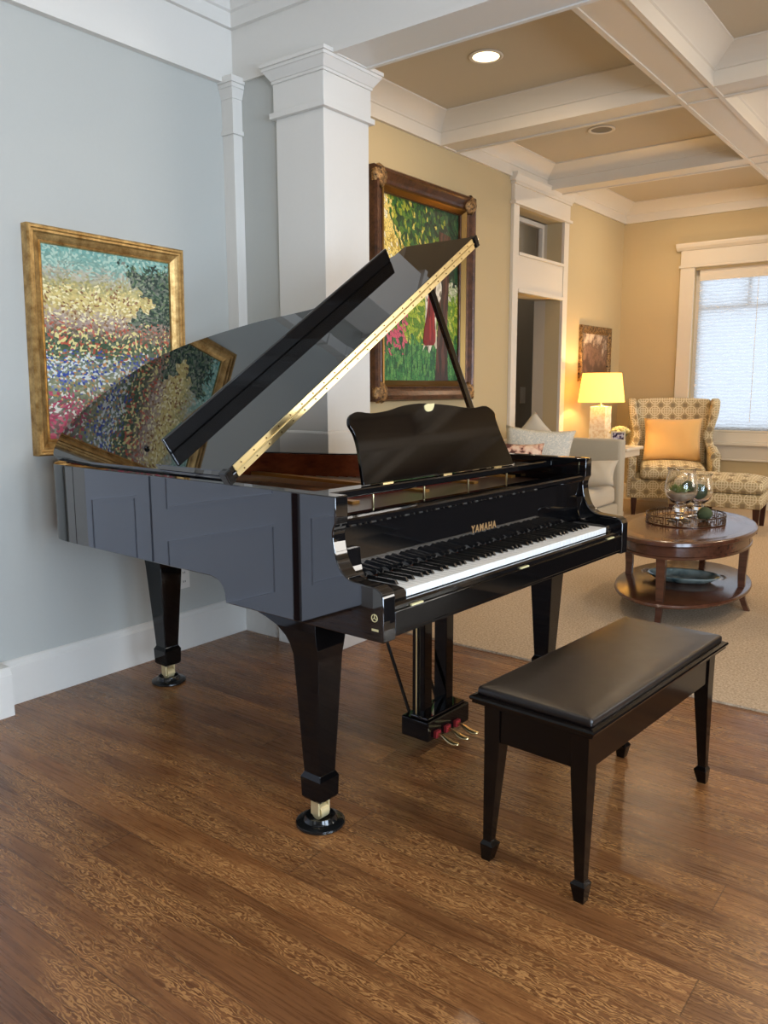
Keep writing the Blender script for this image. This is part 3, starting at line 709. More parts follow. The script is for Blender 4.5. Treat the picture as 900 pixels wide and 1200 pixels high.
# keybed
bxo('keybed', 'lacquer_low', .05, W-.05, -.150, .45, .626, .690, GP, bevel=.002)
bxo('belly_rail', 'mahogany', .052, W-.052, .14, .16, .69, .872, GP)
bxo('front_rail', 'lacquer_low', .0505, W-.0505, -.164, -.1502, .640, .700, GP, bevel=.003)
ks = BM(); prism(ks, [(-.158, .700), (-.158, .712), (-.152, .7175), (-.143, .7175), (-.141, .715), (-.141, .700)], 0, .0505, W-.0505); link('key_slip', ks, L, GP, smooth=0)
for u0 in (.12, .68, 1.32): bxo('slip_insert', 'sticker', u0, u0+.05, -.1645, -.1585, .700, .7045, GP)
# arm key blocks
for s, (u0, u1) in ((0, (.0505, .126)), (1, (1.364, W-.0505))):
    bm = BM(); prism(bm, [(-.140, .700), (-.140, .733), (-.132, .742), (-.11, .746), (.02, .746), (.03, .70)], 0, u0, u1); link('key_block', bm, L, GP, smooth=1)
bm = BM(); prism(bm, catmull([(.03, .746), (-.045, .746), (-.042, .752), (-.02, .755), (-.006, .775), (0, .80), (.004, .84)], 4)+[(.03, .84)], 0, 1.385, W-.0505); link('end_block', bm, L, GP, smooth=1)
bm = BM(); prism(bm, catmull([(.03, .746), (-.045, .746), (-.042, .752), (-.02, .755), (-.006, .775), (0, .80), (.004, .84)], 4)+[(.03, .84)], 0, .0505, .105); link('end_block', bm, L, GP, smooth=1)
# keys
kw = 1.2254/52; ku = .1323
bm = BM(); box(bm, 0, kw-.0009, -.136, .020, .718, .7385); wk = link('white_key', bm, 'white_key', GP, bevel=.0012, seg=1); wk.location = (ku, 0, 0)
bm = BM()
v = [(-.0052, -.088, .739), (.0052, -.088, .739), (.0052, .020, .739), (-.0052, .020, .739)]; h_ = [(-.0042, -.080, .750), (.0042, -.080, .750), (.0045, .020, .7505), (-.0045, .020, .7505)]
loft(bm, [v, h_]); bk = link('black_key', bm, 'black_key', GP, bevel=.0012, seg=2)
first = True; nb = 0
for i in range(52):
    if i:
        c = wk.copy(); COL.objects.link(c); c.parent = GP; c.location = (ku+i*kw, 0, 0)
    note = 'ABCDEFG'[i % 7]
    if note in 'ACDFG' and i < 51:
        off = {'A': 0, 'C': -.0025, 'D': .0025, 'F': -.003, 'G': 0}[note]
        if first: bk.location = (ku+(i+1)*kw+off, 0, 0); first = False
        else:
            c = bk.copy(); COL.objects.link(c); c.parent = GP; c.location = (ku+(i+1)*kw+off, 0, 0)
# fallboard with lettering
bm = BM(); prism(bm, [(.026, .742), (.022, .760), (.020, .80), (.018, .86), (.016, .905), (.030, .905), (.036, .742)], 0, .0505, 1.4395)
fb = link('fallboard', bm, L, GP, smooth=0, bevel=.002)
bm = BM(); prism(bm, [(.004, .900), (.000, .906), (.000, .918), (.004, .923), (.075, .923), (.075, .900)], 0, .0505, W-.0505); link('fallboard_rail', bm, L, GP, smooth=0)
def text(s, size, mat, parent, name, M4, ext=.0006, space=1.0):
    cu = bpy.data.curves.new(name, 'FONT'); cu.body = s; cu.size = size; cu.extrude = ext; cu.align_x = 'CENTER'; cu.align_y = 'CENTER'; cu.space_character = space; cu.offset = .0008
    tmp = bpy.data.objects.new('tmp', cu); COL.objects.link(tmp)
    dg = bpy.context.evaluated_depsgraph_get(); me = bpy.data.meshes.new_from_object(tmp.evaluated_get(dg)); bpy.data.objects.remove(tmp)
    me.transform(M4); me.materials.clear(); me.materials.append(M[mat])
    o = bpy.data.objects.new(name, me); COL.objects.link(o); o.parent = parent; return o
text('YAMAHA', .034, 'gold_text', fb, 'gold_lettering', Matrix.Translation((.745, .0195, .806)) @ Matrix.Rotation(PI/2+.03, 4, 'X') @ Matrix.Diagonal((.92, 1, 1, 1)), .0012, 1.25)
# maker's mark and label on the bass arm
bm = BM(); n = 28
rings = [[(-.0012, -.137+r*math.cos(2*PI*i/n), .689+r*math.sin(2*PI*i/n)) for i in range(n)] for r in (.0085, .0105)]
rings += [[(.0005, *p[1:]) for p in rings[1]], [(.0005, *p[1:]) for p in rings[0]], rings[0]]
loft(bm, rings, False)
for k in range(3):
    a = PI/2+k*2*PI/3; dy, dz = math.cos(a), math.sin(a)
    prism(bm, [(-.137+dy*.008-dz*.0009, .689+dz*.008+dy*.0009), (-.137+dy*.008+dz*.0009, .689+dz*.008-dy*.0009), (-.137+dz*.0009, .689-dy*.0009), (-.137-dz*.0009, .689+dy*.0009)], 0, -.0012, .0005)
link('makers_mark', bm, 'sticker', GP); bxo('foil_label', 'sticker', -.0010, .0005, -.150, -.128, .6545, .6605, GP)
# music desk
t_ = bxo('music_shelf', L, .0505, W-.0505, .150, .215, .948, .972, GP, bevel=.004)
for u0 in (.052, W-.072): bxo('desk_slide', 'lacquer_low', u0, u0+.02, .09, .42, .925, .947, GP)
desk = [(.318, 0), (.329, .071), (.336, .118), (.333, .161), (.32, .19), (.333, .217), (.372, .23), (.434, .224), (.519, .23), (.6, .244), (.694, .251), (.776, .248), (.873, .241), (.961, .231), (1.029, .229), (1.102, .234), (1.149, .208), (1.148, .176), (1.159, .118), (1.18, .049), (1.194, 0)]
# even the outline out about its middle
mid = .745; n = len(desk); sym = []
dm = [(desk[i][0]*.5+(2*mid-desk[n-1-i][0])*.5, desk[i][1]*.5+desk[n-1-i][1]*.5) for i in range(n)]
dcur = catmull(desk, 3)
tl = math.radians(18)
bm = BM(); prism(bm, dcur, 1, -.006, .006)
for v in bm.verts:
    x, y, z = v.co; v.co = Vector((x, .182+y*math.cos(tl)+z*math.sin(tl), .974+z*math.cos(tl)-y*math.sin(tl)))
md = link('music_desk', bm, 'lacquer_low', GP, smooth=1, bevel=.002)
# leaf shaped keyhole inlay
bm = BM(); leaf = catmull([(-.030, -.004), (-.026, .008), (-.008, .013), (.012, .013), (.031, .014), (.024, .002), (.010, -.010), (-.010, -.014), (-.024, -.012)], 4, True)
prism(bm, [(mid+x, .2345+z) for x, z in leaf], 1, -.0085, -.0060)
for v in bm.verts:
    x, y, z = v.co; v.co = Vector((x, .182+y*math.cos(tl)+z*math.sin(tl), .974+z*math.cos(tl)-y*math.sin(tl)))
link('brass_inlay', bm, 'sticker', md)  # cream colour stands for the light the brass reflects
for u0 in (.40, .72, 1.04): bxo('desk_hinge', 'brass', u0, u0+.05, .168, .182, .9725, .9765, GP)
for u0 in (.36, .62, .88, 1.14): bm = BM(); tube(bm, [(u0, .176, .885), (u0, .176, .948)], .0035, 8); link('desk_prop', bm, 'brass', GP)
# lid
TH = math.radians(33); ct, st = math.cos(TH), math.sin(TH)
def LP(u, v, o): return Vector((u*ct-o*st, v, 1.010+u*st+o*ct))
lid = [(.0, .42), (.0, 1.17), (.012, 1.38), (.026, 1.473), (.097, 1.553), (.179, 1.615), (.327, 1.662), (.479, 1.671), (.62, 1.655), (.72, 1.615), (.81, 1.53), (.88, 1.42), (.94, 1.30), (.985, 1.19), (1.02, 1.06), (1.055, .945), (1.12, .875), (1.24, .845), (1.38, .845), (1.47, .83), (1.513, .77), (1.515, .60), (1.515, .42)]
lc = [lid[0]]+catmull(lid[1:-1], 4)+[lid[-1]]
bm = BM(); prism(bm, lc, 2, -.022, 0)
for v in bm.verts: v.co = LP(*v.co)
lidp = link('lid', bm, L, GP, smooth=1, bevel=.004)
# folded front flap lying on the lid
bm = BM(); box(bm, 0, 1.515, .42, .768, .002, .022)
for v in bm.verts: v.co = LP(*v.co)
flp = link('lid_flap', bm, L, GP, bevel=.002)
# lip standing up from the flap
LV = .752
bm = BM()
box(bm, .06, 1.385, LV, LV+.014, .022, .076)
for v in bm.verts: v.co = LP(*v.co)
link('lid_lip', bm, L, flp, bevel=.004)
# continuous brass hinge on the front edges
for (o0, o1) in ((-.019, -.001), (.003, .021)):
    bm = BM(); box(bm, .03, 1.495, .4165, .4200, o0, o1)
    for v in bm.verts: v.co = LP(*v.co)
    link('piano_hinge', bm, 'brass', lidp)
bm = BM(); tube(bm, [LP(.03, .4155, .001), LP(1.495, .4155, .001)], .0028, 8); link('hinge_pin', bm, 'brass', lidp, smooth=1)
bm = BM(); tube(bm, [(0, 0, 0), (0, -.0012, 0)], .0028, 6); sc_ = link('hinge_screw', bm, 'brass_dark', lidp); n_ = 0
for k in range(24):
    for o_ in (-.010, .012):
        c = sc_ if n_ == 0 else sc_.copy(); n_ += 1
        if n_ > 1: COL.objects.link(c); c.parent = lidp
        c.location = LP(.06+k*.0605, .4160, o_)
for u_ in (.0, 1.515):
    bm = BM(); box(bm, u_-.012 if u_ == 0 else u_-.010, u_+.014 if u_ == 0 else u_+.014, .412, .445, -.022, .022)
    for v in bm.verts: v.co = LP(*v.co)
    link('hinge_cap', bm, 'lacquer_satin', lidp, bevel=.003)
bm = BM(); bmesh.ops.create_icosphere(bm, subdivisions=3, radius=.009, matrix=Matrix.Translation(LP(.10, .955, .004))); link('rubber_button', bm, 'rubber', lidp, smooth=2)
# prop stick
a = Vector((1.455, .46, .955)); b = Vector(LP(1.205, .46, -.022))
bm = BM(); d = (b-a).normalized(); s_ = Vector((0, 1, 0)).cross(d).normalized()
def bar(bm, a, b, w, t):
    d = (b-a).normalized(); s_ = Vector((0, 1, 0)).cross(d).normalized()*w/2; y_ = Vector((0, t/2, 0))
    loft(bm, [[a-s_-y_, a+s_-y_, a+s_+y_, a-s_+y_], [b-s_-y_, b+s_-y_, b+s_+y_, b-s_+y_]])
bar(bm, a, b, .028, .018)
link('prop_stick', bm, 'lacquer', GP, bevel=.003)
# legs
def piano_leg(cu, cv, zt, mirror=1, br=True, wt=.105, wb=.072):
    def sq(z, w, dx=0, dy=0, w2=None):
        w2 = w if w2 is None else w2; return [(cu-w/2+dx, cv-w2/2+dy, z), (cu+w/2+dx, cv-w2/2+dy, z), (cu+w/2+dx, cv+w2/2+dy, z), (cu-w/2+dx, cv+w2/2+dy, z)]
    bm = BM()
    rings = [sq(.082, wb*.90), sq(.090, wb+.004), sq(.150, wb+.008), sq(.163, wb-.006), sq(.166, wb-.008), sq(.52, wt-.006)]
    if br:
        for z, e in ((.55, .004), (.575, .016), (.60, .05), (.615, .095), (.624, .13)): rings.append(sq(z, wt+min(e, .02), 0, e/2, wt+e))
    rings += [sq(zt, wt+(.02 if br else .03), 0, .065 if br else 0, wt+(.13 if br else .03))]
    loft(bm, rings)
    lg = link('leg', bm, 'lacquer_low', GP, bevel=.003)
    bm = BM(); box(bm, cu-.024, cu-.018, cv-.016, cv+.016, .034, .082); box(bm, cu+.018, cu+.024, cv-.016, cv+.016, .034, .082); box(bm, cu-.024, cu+.024, cv-.016, cv+.016, .074, .0815)
    link('caster_bracket', bm, 'brass_pale', lg, bevel=.001)
    bm = BM(); tube(bm, [(cu-.016, cv, .040), (cu+.016, cv, .040)], .022, 20); link('caster_wheel', bm, 'brass_pale', lg, smooth=1)
    return lg
legs = [(.068, .135), (W-.085, .135), (.477, 1.46)]
piano_leg(*legs[0], .626); piano_leg(*legs[1], .626); piano_leg(*legs[2], .690, br=False, wt=.115, wb=.076)
Rz = Matrix.Rotation(pianorot, 4, 'Z')
labels = ['black caster cup under the front leg nearest the camera', 'black caster cup under the right front leg, behind the bench', 'black caster cup under the tail leg beside the grey wall']
cup = None
for (cu, cv), lb in zip(legs, labels):
    w = Matrix.Translation((PX, PY, 0)) @ Rz @ Vector((cu, cv, 0))
    if cup is None:
        bm = BM(); lathe(bm, [(.070, 0), (.073, .004), (.072, .010), (.064, .014), (.050, .015), (.047, .020), (.044, .0285), (.040, .0285), (.037, .0175), (.0, .0175)], n=48, cap=False)
        bmesh.ops.holes_fill(bm, edges=bm.edges, sides=60)
        cup = link('caster_cup', bm, 'rubber', smooth=1); c = cup
    else: c = cup.copy(); COL.objects.link(c)
    c.location = w; c['label'] = lb; c['category'] = 'caster cup'
    c['group'] = 'caster cups under the piano legs'
# lyre
ly = bxo('pedal_lyre', 'lacquer_low', .622, .876, .155, .275, .045, .118, GP, bevel=.006, seg=3)
bm = BM(); box(bm, .63, .86, .165, .24, .118, .128); link('lyre_ledge', bm, L, ly, bevel=.003)
for c_ in (.676, .806): bxo('lyre_post', 'lacquer_low', c_-.022, c_+.022, .195, .250, .118, .626, ly, bevel=.003)
bxo('lyre_head', L, .64, .86, .18, .27, .600, .626, ly, bevel=.002)
for c_ in (.665, .83): bm = BM(); tube(bm, [(c_, .265, .10), (c_, .52, .695)], .006, 8); link('lyre_brace', bm, 'lacquer_satin', ly)
for c_ in (.645, .708, .722): bm = BM(); tube(bm, [(c_, .225, .118), (c_, .225, .626)], .0028, 8); link('pedal_rod', bm, 'brass', ly)
for c_ in (.668, .728, .788):
    bm = BM(); rings = []
    for y_, z_, w_ in [(.16, .066, .010), (.14, .066, .010), (.125, .064, .012), (.11, .058, .020), (.092, .052, .027), (.074, .050, .027), (.062, .051, .018), (.058, .052, .008)]:
        rings.append([(c_-w_/2, y_, z_-.004), (c_+w_/2, y_, z_-.004), (c_+w_/2*.8, y_, z_+.004), (c_-w_/2*.8, y_, z_+.004)])
    loft(bm, rings); pd = link('pedal', bm, 'brass', ly, smooth=2)
    bxo('felt_bushing', 'red_felt', c_-.014, c_+.014, .143, .154, .054, .078, pd)

# ------------------------------------------------------------------ bench
BN = empty('piano_bench', (-.835, 2.185, 0), PI/2-math.radians(4.4), 'black piano bench with a padded leather top standing before the keyboard', 'bench')
bl, bw = .90, .355
bm = BM(); softbox(bm, -bl/2+.012, bl/2-.012, -bw/2+.012, bw/2-.012, .468, .493, .010, .0015); link('seat_cushion', bm, 'leather', BN, smooth=1)
bm = BM()
rings = []
for e, z in [(-.03, .442), (-.012, .444), (-.004, .449), (-.004, .455), (0, .458), (.002, .463), (0, .468), (-.012, .471), (-.02, .471)]:
    a, b = bl/2+e, bw/2+e; rings.append([(-a, -b, z), (a, -b, z), (a, b, z), (-a, b, z)])
loft(bm, rings); link('seat_frame', bm, 'bench_wood', BN)
ax, ay = bl/2-.045, bw/2-.042
bm = BM()
box(bm, -ax+.0, ax, -ay-.010, -ay+.012, .345, .4425); box(bm, -ax, ax, ay-.012, ay+.010, .345, .4425); box(bm, -ax-.010, -ax+.012, -ay+.012, ay-.012, .345, .4425); box(bm, ax-.012, ax+.010, -ay+.012, ay-.012, .345, .4425)
link('apron', bm, 'bench_wood', BN, bevel=.0015)
for sx in (-1, 1):
    for sy in (-1, 1):
        bm = BM(); rings = []
        for z, w_, k in [(0, .026, .012), (.046, .040, .008), (.056, .026, .010), (.058, .025, .010), (.33, .046, 0), (.4425, .048, 0)]:
            cx, cy = sx*(ax-.008+k), sy*(ay-.008+k)
            rings.append([(cx-w_/2, cy-w_/2, z), (cx+w_/2, cy-w_/2, z), (cx+w_/2, cy+w_/2, z), (cx-w_/2, cy+w_/2, z)])
        loft(bm, rings); link('leg', bm, 'bench_wood', BN, bevel=.0012)

# ------------------------------------------------------------------ coffee table
CT = empty('coffee_table', (-1.40, 4.75, .010), math.radians(5), 'oval brown wooden coffee table with lower shelf on the carpet', 'coffee table')
TA, TB = .645/.522, .375/.522
def oval(bm, kx=1.0):
    for v in bm.verts: v.co.x *= TB; v.co.y *= TA
bm = BM(); lathe(bm, [(.49, .434), (.512, .438), (.522, .446), (.520, .462), (.506, .469), (.494, .468), (.44, .4675), (.436, .4669), (.430, .4675), (.002, .4675)], n=96); oval(bm); link('tabletop', bm, 'table_wood', CT, smooth=1)
bm = BM(); lathe(bm, [(.478, .365), (.488, .367), (.490, .380), (.483, .384), (.485, .434), (.46, .434), (.46, .365), (.478, .365)], n=96, cap=False); oval(bm); link('apron', bm, 'table_wood', CT, smooth=1)
bm = BM(); lathe(bm, [(.485, .108), (.500, .111), (.505, .120), (.500, .130), (.485, .134), (.002, .134)], n=96); oval(bm); link('lower_shelf', bm, 'table_wood', CT, smooth=1)
for a_, rr in ((-90, .565), (0, .325), (90, .565), (180, .325)):
    a_ = math.radians(a_); ca, sa = math.cos(a_), math.sin(a_); bm = BM(); rings = []
    for z, r_, w_ in [(0, .030, .028), (.03, .014, .030), (.07, .0, .032), (.12, -.008, .035), (.2, -.010, .039), (.3, -.006, .044), (.434, .0, .052)]:
        r_ += rr
        rings.append([(ca*(r_+p*w_/2)-sa*q*w_/2, sa*(r_+p*w_/2)+ca*q*w_/2, z) for p, q in [(-1, -1), (1, -1), (1, 1), (-1, 1)]])
    loft(bm, rings); link('leg', bm, 'table_wood', CT, smooth=1)
# tray with fretwork gallery
TZ = .010+.4677
TR = empty('tray', (-1.43, 4.83, TZ), 0, 'round bronze tray with pierced greek-key gallery on the coffee table', 'tray')
bm = BM(); lathe(bm, [(.218, 0), (.222, .002), (.222, .005), (.002, .005)], n=64); [setattr(v.co, 'y', v.co.y*1.15) for v in bm.verts]; link('tray_base', bm, 'table_wood', TR)
bm = BM()
N = 18; tr = .219
def arc(a0, a1, z0, z1):
    k = max(1, int((a1-a0)/.06)+1)
    for i in range(k):
        b0 = a0+(a1-a0)*i/k; b1 = a0+(a1-a0)*(i+1)/k
        loft(bm, [[((tr+d)*math.cos(b), (tr+d)*math.sin(b), z) for d, z in ((-.0015, z0), (.0015, z0), (.0015, z1), (-.0015, z1))] for b in (b0, b1)])
st_ = 2*PI/N; th_ = .022
for i in range(N):
    a0 = i*st_
    arc(a0, a0+th_, .005, .052); arc(a0+st_*.8, a0+st_*.8+th_, .005, .052); arc(a0, a0+st_*.8+th_, .046, .053)
    arc(a0+st_*.25, a0+st_*.62, .030, .036); arc(a0+st_*.25, a0+st_*.25+th_, .012, .036); arc(a0+st_*.58, a0+st_*.58+th_, .012, .036); arc(a0+st_*.1, a0+st_*.25, .012, .018); arc(a0+st_*.6, a0+st_*.8, .012, .018)
arc(0, 2*PI, .004, .008)
[setattr(v.co, 'y', v.co.y*1.15) for v in bm.verts]; link('gallery', bm, 'gallery', TR)
def goblet(name, x, y, sc, label, plants):
    e = empty(name, (x, y, TZ+.0055), 0, label, 'vase')
    pr = [(.062, 0), (.064, .004), (.050, .012), (.022, .022), (.018, .040), (.034, .058), (.040, .070), (.030, .084), (.026, .090), (.052, .108), (.078, .140), (.086, .175), (.082, .215), (.072, .255), (.070, .275), (.080, .290)]
    inn = [(.077, .290), (.067, .275), (.069, .255), (.079, .215), (.083, .175), (.075, .142), (.048, .112), (.002, .098)]
    pts = catmull([(r*sc, z*sc) for r, z in pr], 3)+catmull([(r*sc, z*sc) for r, z in inn], 3)
    bm = BM(); lathe(bm, [(.002, 0)]+pts, n=40, cap=True); link('glass_bowl', bm, 'glass', e, smooth=2)
    return e
v1 = goblet('hurricane_vase', -1.455, 4.80, 1.08, 'large clear footed glass vase of sand and succulents on the tray', True)
v2 = goblet('hurricane_vase', -1.405, 4.985, .92, 'smaller clear footed glass vase behind the large one on the tray', False)
def scaled(prof, k): return [(r*k, z*k) for r, z in prof]
bm = BM(); lathe(bm, scaled([(.002, .1015), (.044, .114), (.070, .142), (.076, .156), (.060, .160), (.002, .162)], 1.08), n=28)
tag(link('sand_fill', bm, 'sand', v1, smooth=1), '', '') if False else link('sand_fill', bm, 'sand', v1, smooth=1)
def rosette(parent, cx, cy, cz, r, mat='succulent', n=20, up=.5):
    bm = BM()
    for i in range(n):
        a = i*2.399; k = (i+1)/n; el = PI/2*(1-k)*.9+.15; d = Vector((math.cos(a)*math.cos(el), math.sin(a)*math.cos(el), math.sin(el))); sd = Vector((-math.sin(a), math.cos(a), 0)); nn = d.cross(sd)
        c0 = Vector((cx, cy, cz)); rg = []
        for t_, w_ in ((0, .25), (.4, .42), (.75, .34), (1, .05)):
            p = c0+d*r*t_; rg.append([p+sd*r*w_*.5, p+nn*r*w_*.25, p-sd*r*w_*.5, p-nn*r*w_*.25])
        loft(bm, rg)
    return link('succulent', bm, mat, parent, smooth=1)
for x, y, z, r in [(-.030, -.02, .178, .042), (.024, -.030, .176, .040), (.0, .030, .178, .042), (-.005, -.056, .174, .026)]: rosette(v1, x, y, z, r)
bm = BM(); bmesh.ops.create_icosphere(bm, subdivisions=3, radius=.034, matrix=Matrix.Translation((.034, .016, .205))); link('moss_ball', bm, 'moss', v1, smooth=2)
bm = BM(); bmesh.ops.create_icosphere(bm, subdivisions=3, radius=.048, matrix=Matrix.Translation((0, 0, .158))); link('moss_ball', bm, 'moss', v2, smooth=2)
mb = BM(); bmesh.ops.create_icosphere(mb, subdivisions=3, radius=.042)
for v in mb.verts: v.co *= 1+.05*math.sin(20*v.co.x/.04)*math.sin(9*v.co.z/.04)
mb_ = link('moss_ball', mb, 'moss', smooth=2); mb_.location = (-1.335, 4.875, TZ+.048); tag(mb_, 'dark green moss ball on the tray at the foot of the glass vases', 'decoration')
# platter
PL = empty('platter', (-1.40, 4.74, .010+.1345), math.radians(12), 'oval teal-glazed platter with a looped handle on the lower table shelf', 'platter')
bm = BM(); rings = []
n = 48
for r_, z in [(.001, 0), (.10, 0), (.14, .006), (.175, .030), (.185, .038), (.183, .041), (.172, .034), (.138, .011), (.10, .006), (.001, .006)]:
    rings.append([(r_*1.12*math.cos(2*PI*i/n), r_*.78*math.sin(2*PI*i/n), z) for i in range(n)])
loft(bm, rings); link('dish', bm, 'teal', PL, smooth=2)
for sx in (-1, 1):
    for k in (-1, 0, 1):
        bm = BM(); pts = [(sx*(.197+.03*math.sin(PI*q/8)*(1.2 if k == 0 else 1)), k*.030+.024*math.cos(PI*q/8), .037) for q in range(9)]; tube(bm, pts, .0035, 8); link('handle', bm, 'steel', PL, smooth=1)

# ------------------------------------------------------------------ wing chair and ottoman
AR = math.atan2(.30, .95)   # turn of the chair's front away from -Y toward +X
AC = empty('wing_chair', (-2.60, 8.22, .010), math.radians(20), 'wing armchair in olive and cream fretwork fabric by the window', 'armchair')
bm = BM(); softbox(bm, -.385, .385, -.36, .34, .17, .36, .02); link('seat_base', bm, 'fret', AC, smooth=1)
bm = BM(); softbox(bm, -.30, .30, -.40, .26, .362, .50, .05, .02); link('seat_cushion', bm, 'fret', AC, smooth=1)
bm = BM()   # backrest with raised curved top, leaning back
rings = []
for z, y_, w_, t_ in [(.34, .24, .33, .12), (.6, .27, .33, .12), (.85, .31, .355, .11), (1.02, .345, .375, .10), (1.09, .36, .37, .09), (1.125, .368, .355, .05)]:
    rg = []
    for q in range(13):
        u_ = -1+2*q/12; rg.append((u_*w_, y_-.0+.03*(1-u_*u_)-(.0), z+.012*(1-u_*u_)))
    for q in range(13):
        u_ = 1-2*q/12; rg.append((u_*w_, y_+t_+.03*(1-u_*u_)*.6, z+.012*(1-u_*u_)))
    rings.append(rg)
loft(bm, rings); link('backrest', bm, 'fret', AC, smooth=1, bevel=.012)
for s in (-1, 1):
    bm = BM()   # wing and arm as one side panel profile in (y, z)
    prof = [(.40, .17), (.42, .5), (.44, .85), (.465, 1.07), (.42, 1.125), (.30, 1.13), (.205, 1.10), (.165, 1.02), (.17, .90), (.19, .78), (.17, .69), (.08, .625), (-.10, .600), (-.27, .595), (-.33, .575), (-.345, .52), (-.335, .40), (-.33, .17)]
    pc = prof[:1]+catmull(prof[1:-1], 3)+prof[-1:]
    x0, x1 = (.345, .425) if s > 0 else (-.425, -.345)
    prism(bm, pc, 0, x0, x1)
    for v in bm.verts:
        v.co.x += s*(-.035*math.exp(-((v.co.z-.76)/.13)**2)+.022*max(0, min(1, (v.co.z-.9)/.2)))
    link('wing_side', bm, 'fret', AC, smooth=1, bevel=.022, seg=3)
    bm = BM(); tube(bm, [(s*.385, -.33, .585), (s*.385, -.1, .60), (s*.385, .12, .625)], .048, 16); link('arm_pad', bm, 'fret', AC, smooth=1)
for sx in (-1, 1):
    for sy, cy in ((-1, -.30), (1, .33)):
        bm = BM(); frustum(bm, sx*.35, cy+(.03 if sy > 0 else 0), 0, .036, .036, .172, .058, .058, 0, -.03 if sy > 0 else 0); link('leg', bm, 'dark_leg', AC)
PW = empty('throw_pillow', (0, 0, 0)); bpy.data.objects.remove(PW)
def put(o, parent_loc, rz, local, tilt=0, roll=0):
    m = Matrix.Translation(parent_loc) @ Matrix.Rotation(rz, 4, 'Z') @ Matrix.Translation(local) @ Matrix.Rotation(tilt, 4, 'X') @ Matrix.Rotation(roll, 4, 'Y')
    o.matrix_world = m; return o
bm = BM(); pillow(bm, .56, .44, .17); pw = link('throw_pillow', bm, 'orange', smooth=2)
put(pw, AC.location, math.radians(20), (.0, .115, .72), math.radians(-12)); tag(pw, 'plain orange linen pillow propped on the wing armchair', 'pillow')
OT = empty('ottoman', (-1.965, 7.585, .010), math.radians(6), 'rectangular fretwork-fabric ottoman in front of the wing armchair', 'ottoman')
bm = BM(); softbox(bm, -.385, .385, -.27, .27, .21, .335, .018); link('base', bm, 'fret', OT, smooth=1)
bm = BM(); softbox(bm, -.39, .39, -.275, .275, .337, .455, .045, .035); link('cushion_top', bm, 'fret', OT, smooth=1)
for sx in (-1, 1):
    for sy in (-1, 1): bm = BM(); frustum(bm, sx*.345, sy*.235, 0, .036, .036, .212, .058, .058); link('leg', bm, 'dark_leg', OT)
# ------------------------------------------------------------------ side table, lamp, flowers
ST = empty('side_table', (-3.00, 7.49, .010), 0, 'white pedestal side table between the sofa arm and the wing armchair', 'side table')
bm = BM(); softbox(bm, -.27, .285, -.20, .24, .66, .69, .012); link('tabletop', bm, 'white_paint', ST, smooth=1)
bm = BM(); box(bm, -.24, .255, -.17, .21, .60, .661); link('apron', bm, 'white_paint', ST, bevel=.003)
bm = BM(); lathe(bm, [(.09, .05), (.10, .06), (.05, .10), (.035, .2), (.05, .32), (.06, .42), (.04, .52), (.07, .59), (.09, .602)], n=28); link('pedestal', bm, 'white_paint', ST, smooth=1)
bm = BM(); softbox(bm, -.15, .15, -.15, .15, 0, .052, .012); link('base', bm, 'white_paint', ST, smooth=1)
LX, LY = -3.12, 7.62; LZ = .7002
LM = empty('table_lamp', (LX, LY, LZ), 0, 'lit table lamp with a white drum shade and square textured base', 'lamp')
bm = BM(); frustum(bm, 0, 0, 0, .165, .165, .375, .155, .155); link('lamp_base', bm, 'lamp_body', LM, bevel=.004)
bm = BM(); tube(bm, [(0, 0, .375), (0, 0, .44)], .010, 10); tube(bm, [(0, 0, .375), (0, 0, .390)], .03, 14); link('lamp_neck', bm, 'brass', LM, smooth=1)
bm = BM(); n = 48
rings = [[(r*math.cos(2*PI*i/n), r*math.sin(2*PI*i/n), z) for i in range(n)] for r, z in [(.222, .415), (.184, .695), (.181, .695), (.219, .415), (.222, .415)]]
loft(bm, rings, False); link('lamp_shade', bm, 'shade', LM, smooth=1)
bm = BM(); bmesh.ops.create_uvsphere(bm, u_segments=16, v_segments=10, radius=.03, matrix=Matrix.Translation((0, 0, .50))); bulb = link('light_bulb', bm, emis('warm_bulb', srgb(255, 200, 110), 30), LM, smooth=2)
FX, FY = -2.87, 7.50
FV = empty('flower_vase', (FX, FY, LZ), 0, 'small round bouquet of cream roses in a white pot beside the lamp', 'flowers')
bm = BM(); lathe(bm, [(.035, 0), (.045, .02), (.052, .07), (.048, .075), (.002, .07)], n=24); link('pot', bm, 'white_paint', FV, smooth=1)
bm = BM()
for i in range(26):
    a = i*2.399; k = math.sqrt((i+.5)/26); x, y = .082*k*math.cos(a), .082*k*math.sin(a); z = .125+.055*math.sqrt(max(0, 1-k*k))
    bmesh.ops.create_icosphere(bm, subdivisions=2, radius=.020, matrix=Matrix.Translation((x, y, z)) @ Matrix.Diagonal((1, 1, .8, 1)))
for v in bm.verts: v.co += Vector((math.sin(v.co.y*400)*.0015, math.sin(v.co.z*420)*.0015, math.sin(v.co.x*380)*.0015))
link('blossoms', bm, 'petal', FV, smooth=2)
bm = BM()
for i in range(12): a = i*2*PI/12; tube(bm, [(0.01*math.cos(a), .01*math.sin(a), .05), (.07*math.cos(a), .07*math.sin(a), .12)], .004, 5)
link('foliage', bm, 'stem', FV)
PF = empty('photo_frame', (-2.84, 7.38, LZ), math.radians(12), 'small pale photo frame standing before the cream roses', 'photo frame')
bm = BM(); frame_mesh(bm, .13, .15, [(0, 0), (0, .012), (.012, .012), (.014, .006), (.014, 0)]); o = link('frame', bm, 'white_paint', PF); o.location = (0, 0, .075)
o = bxo('photo', 'photo', -.052, .052, -.006, -.001, -.062, .062, PF); o.location = (0, 0, .075)
bxo('easel_leg', 'dark_leg', -.012, .012, 0, .05, 0.0, .004, PF)

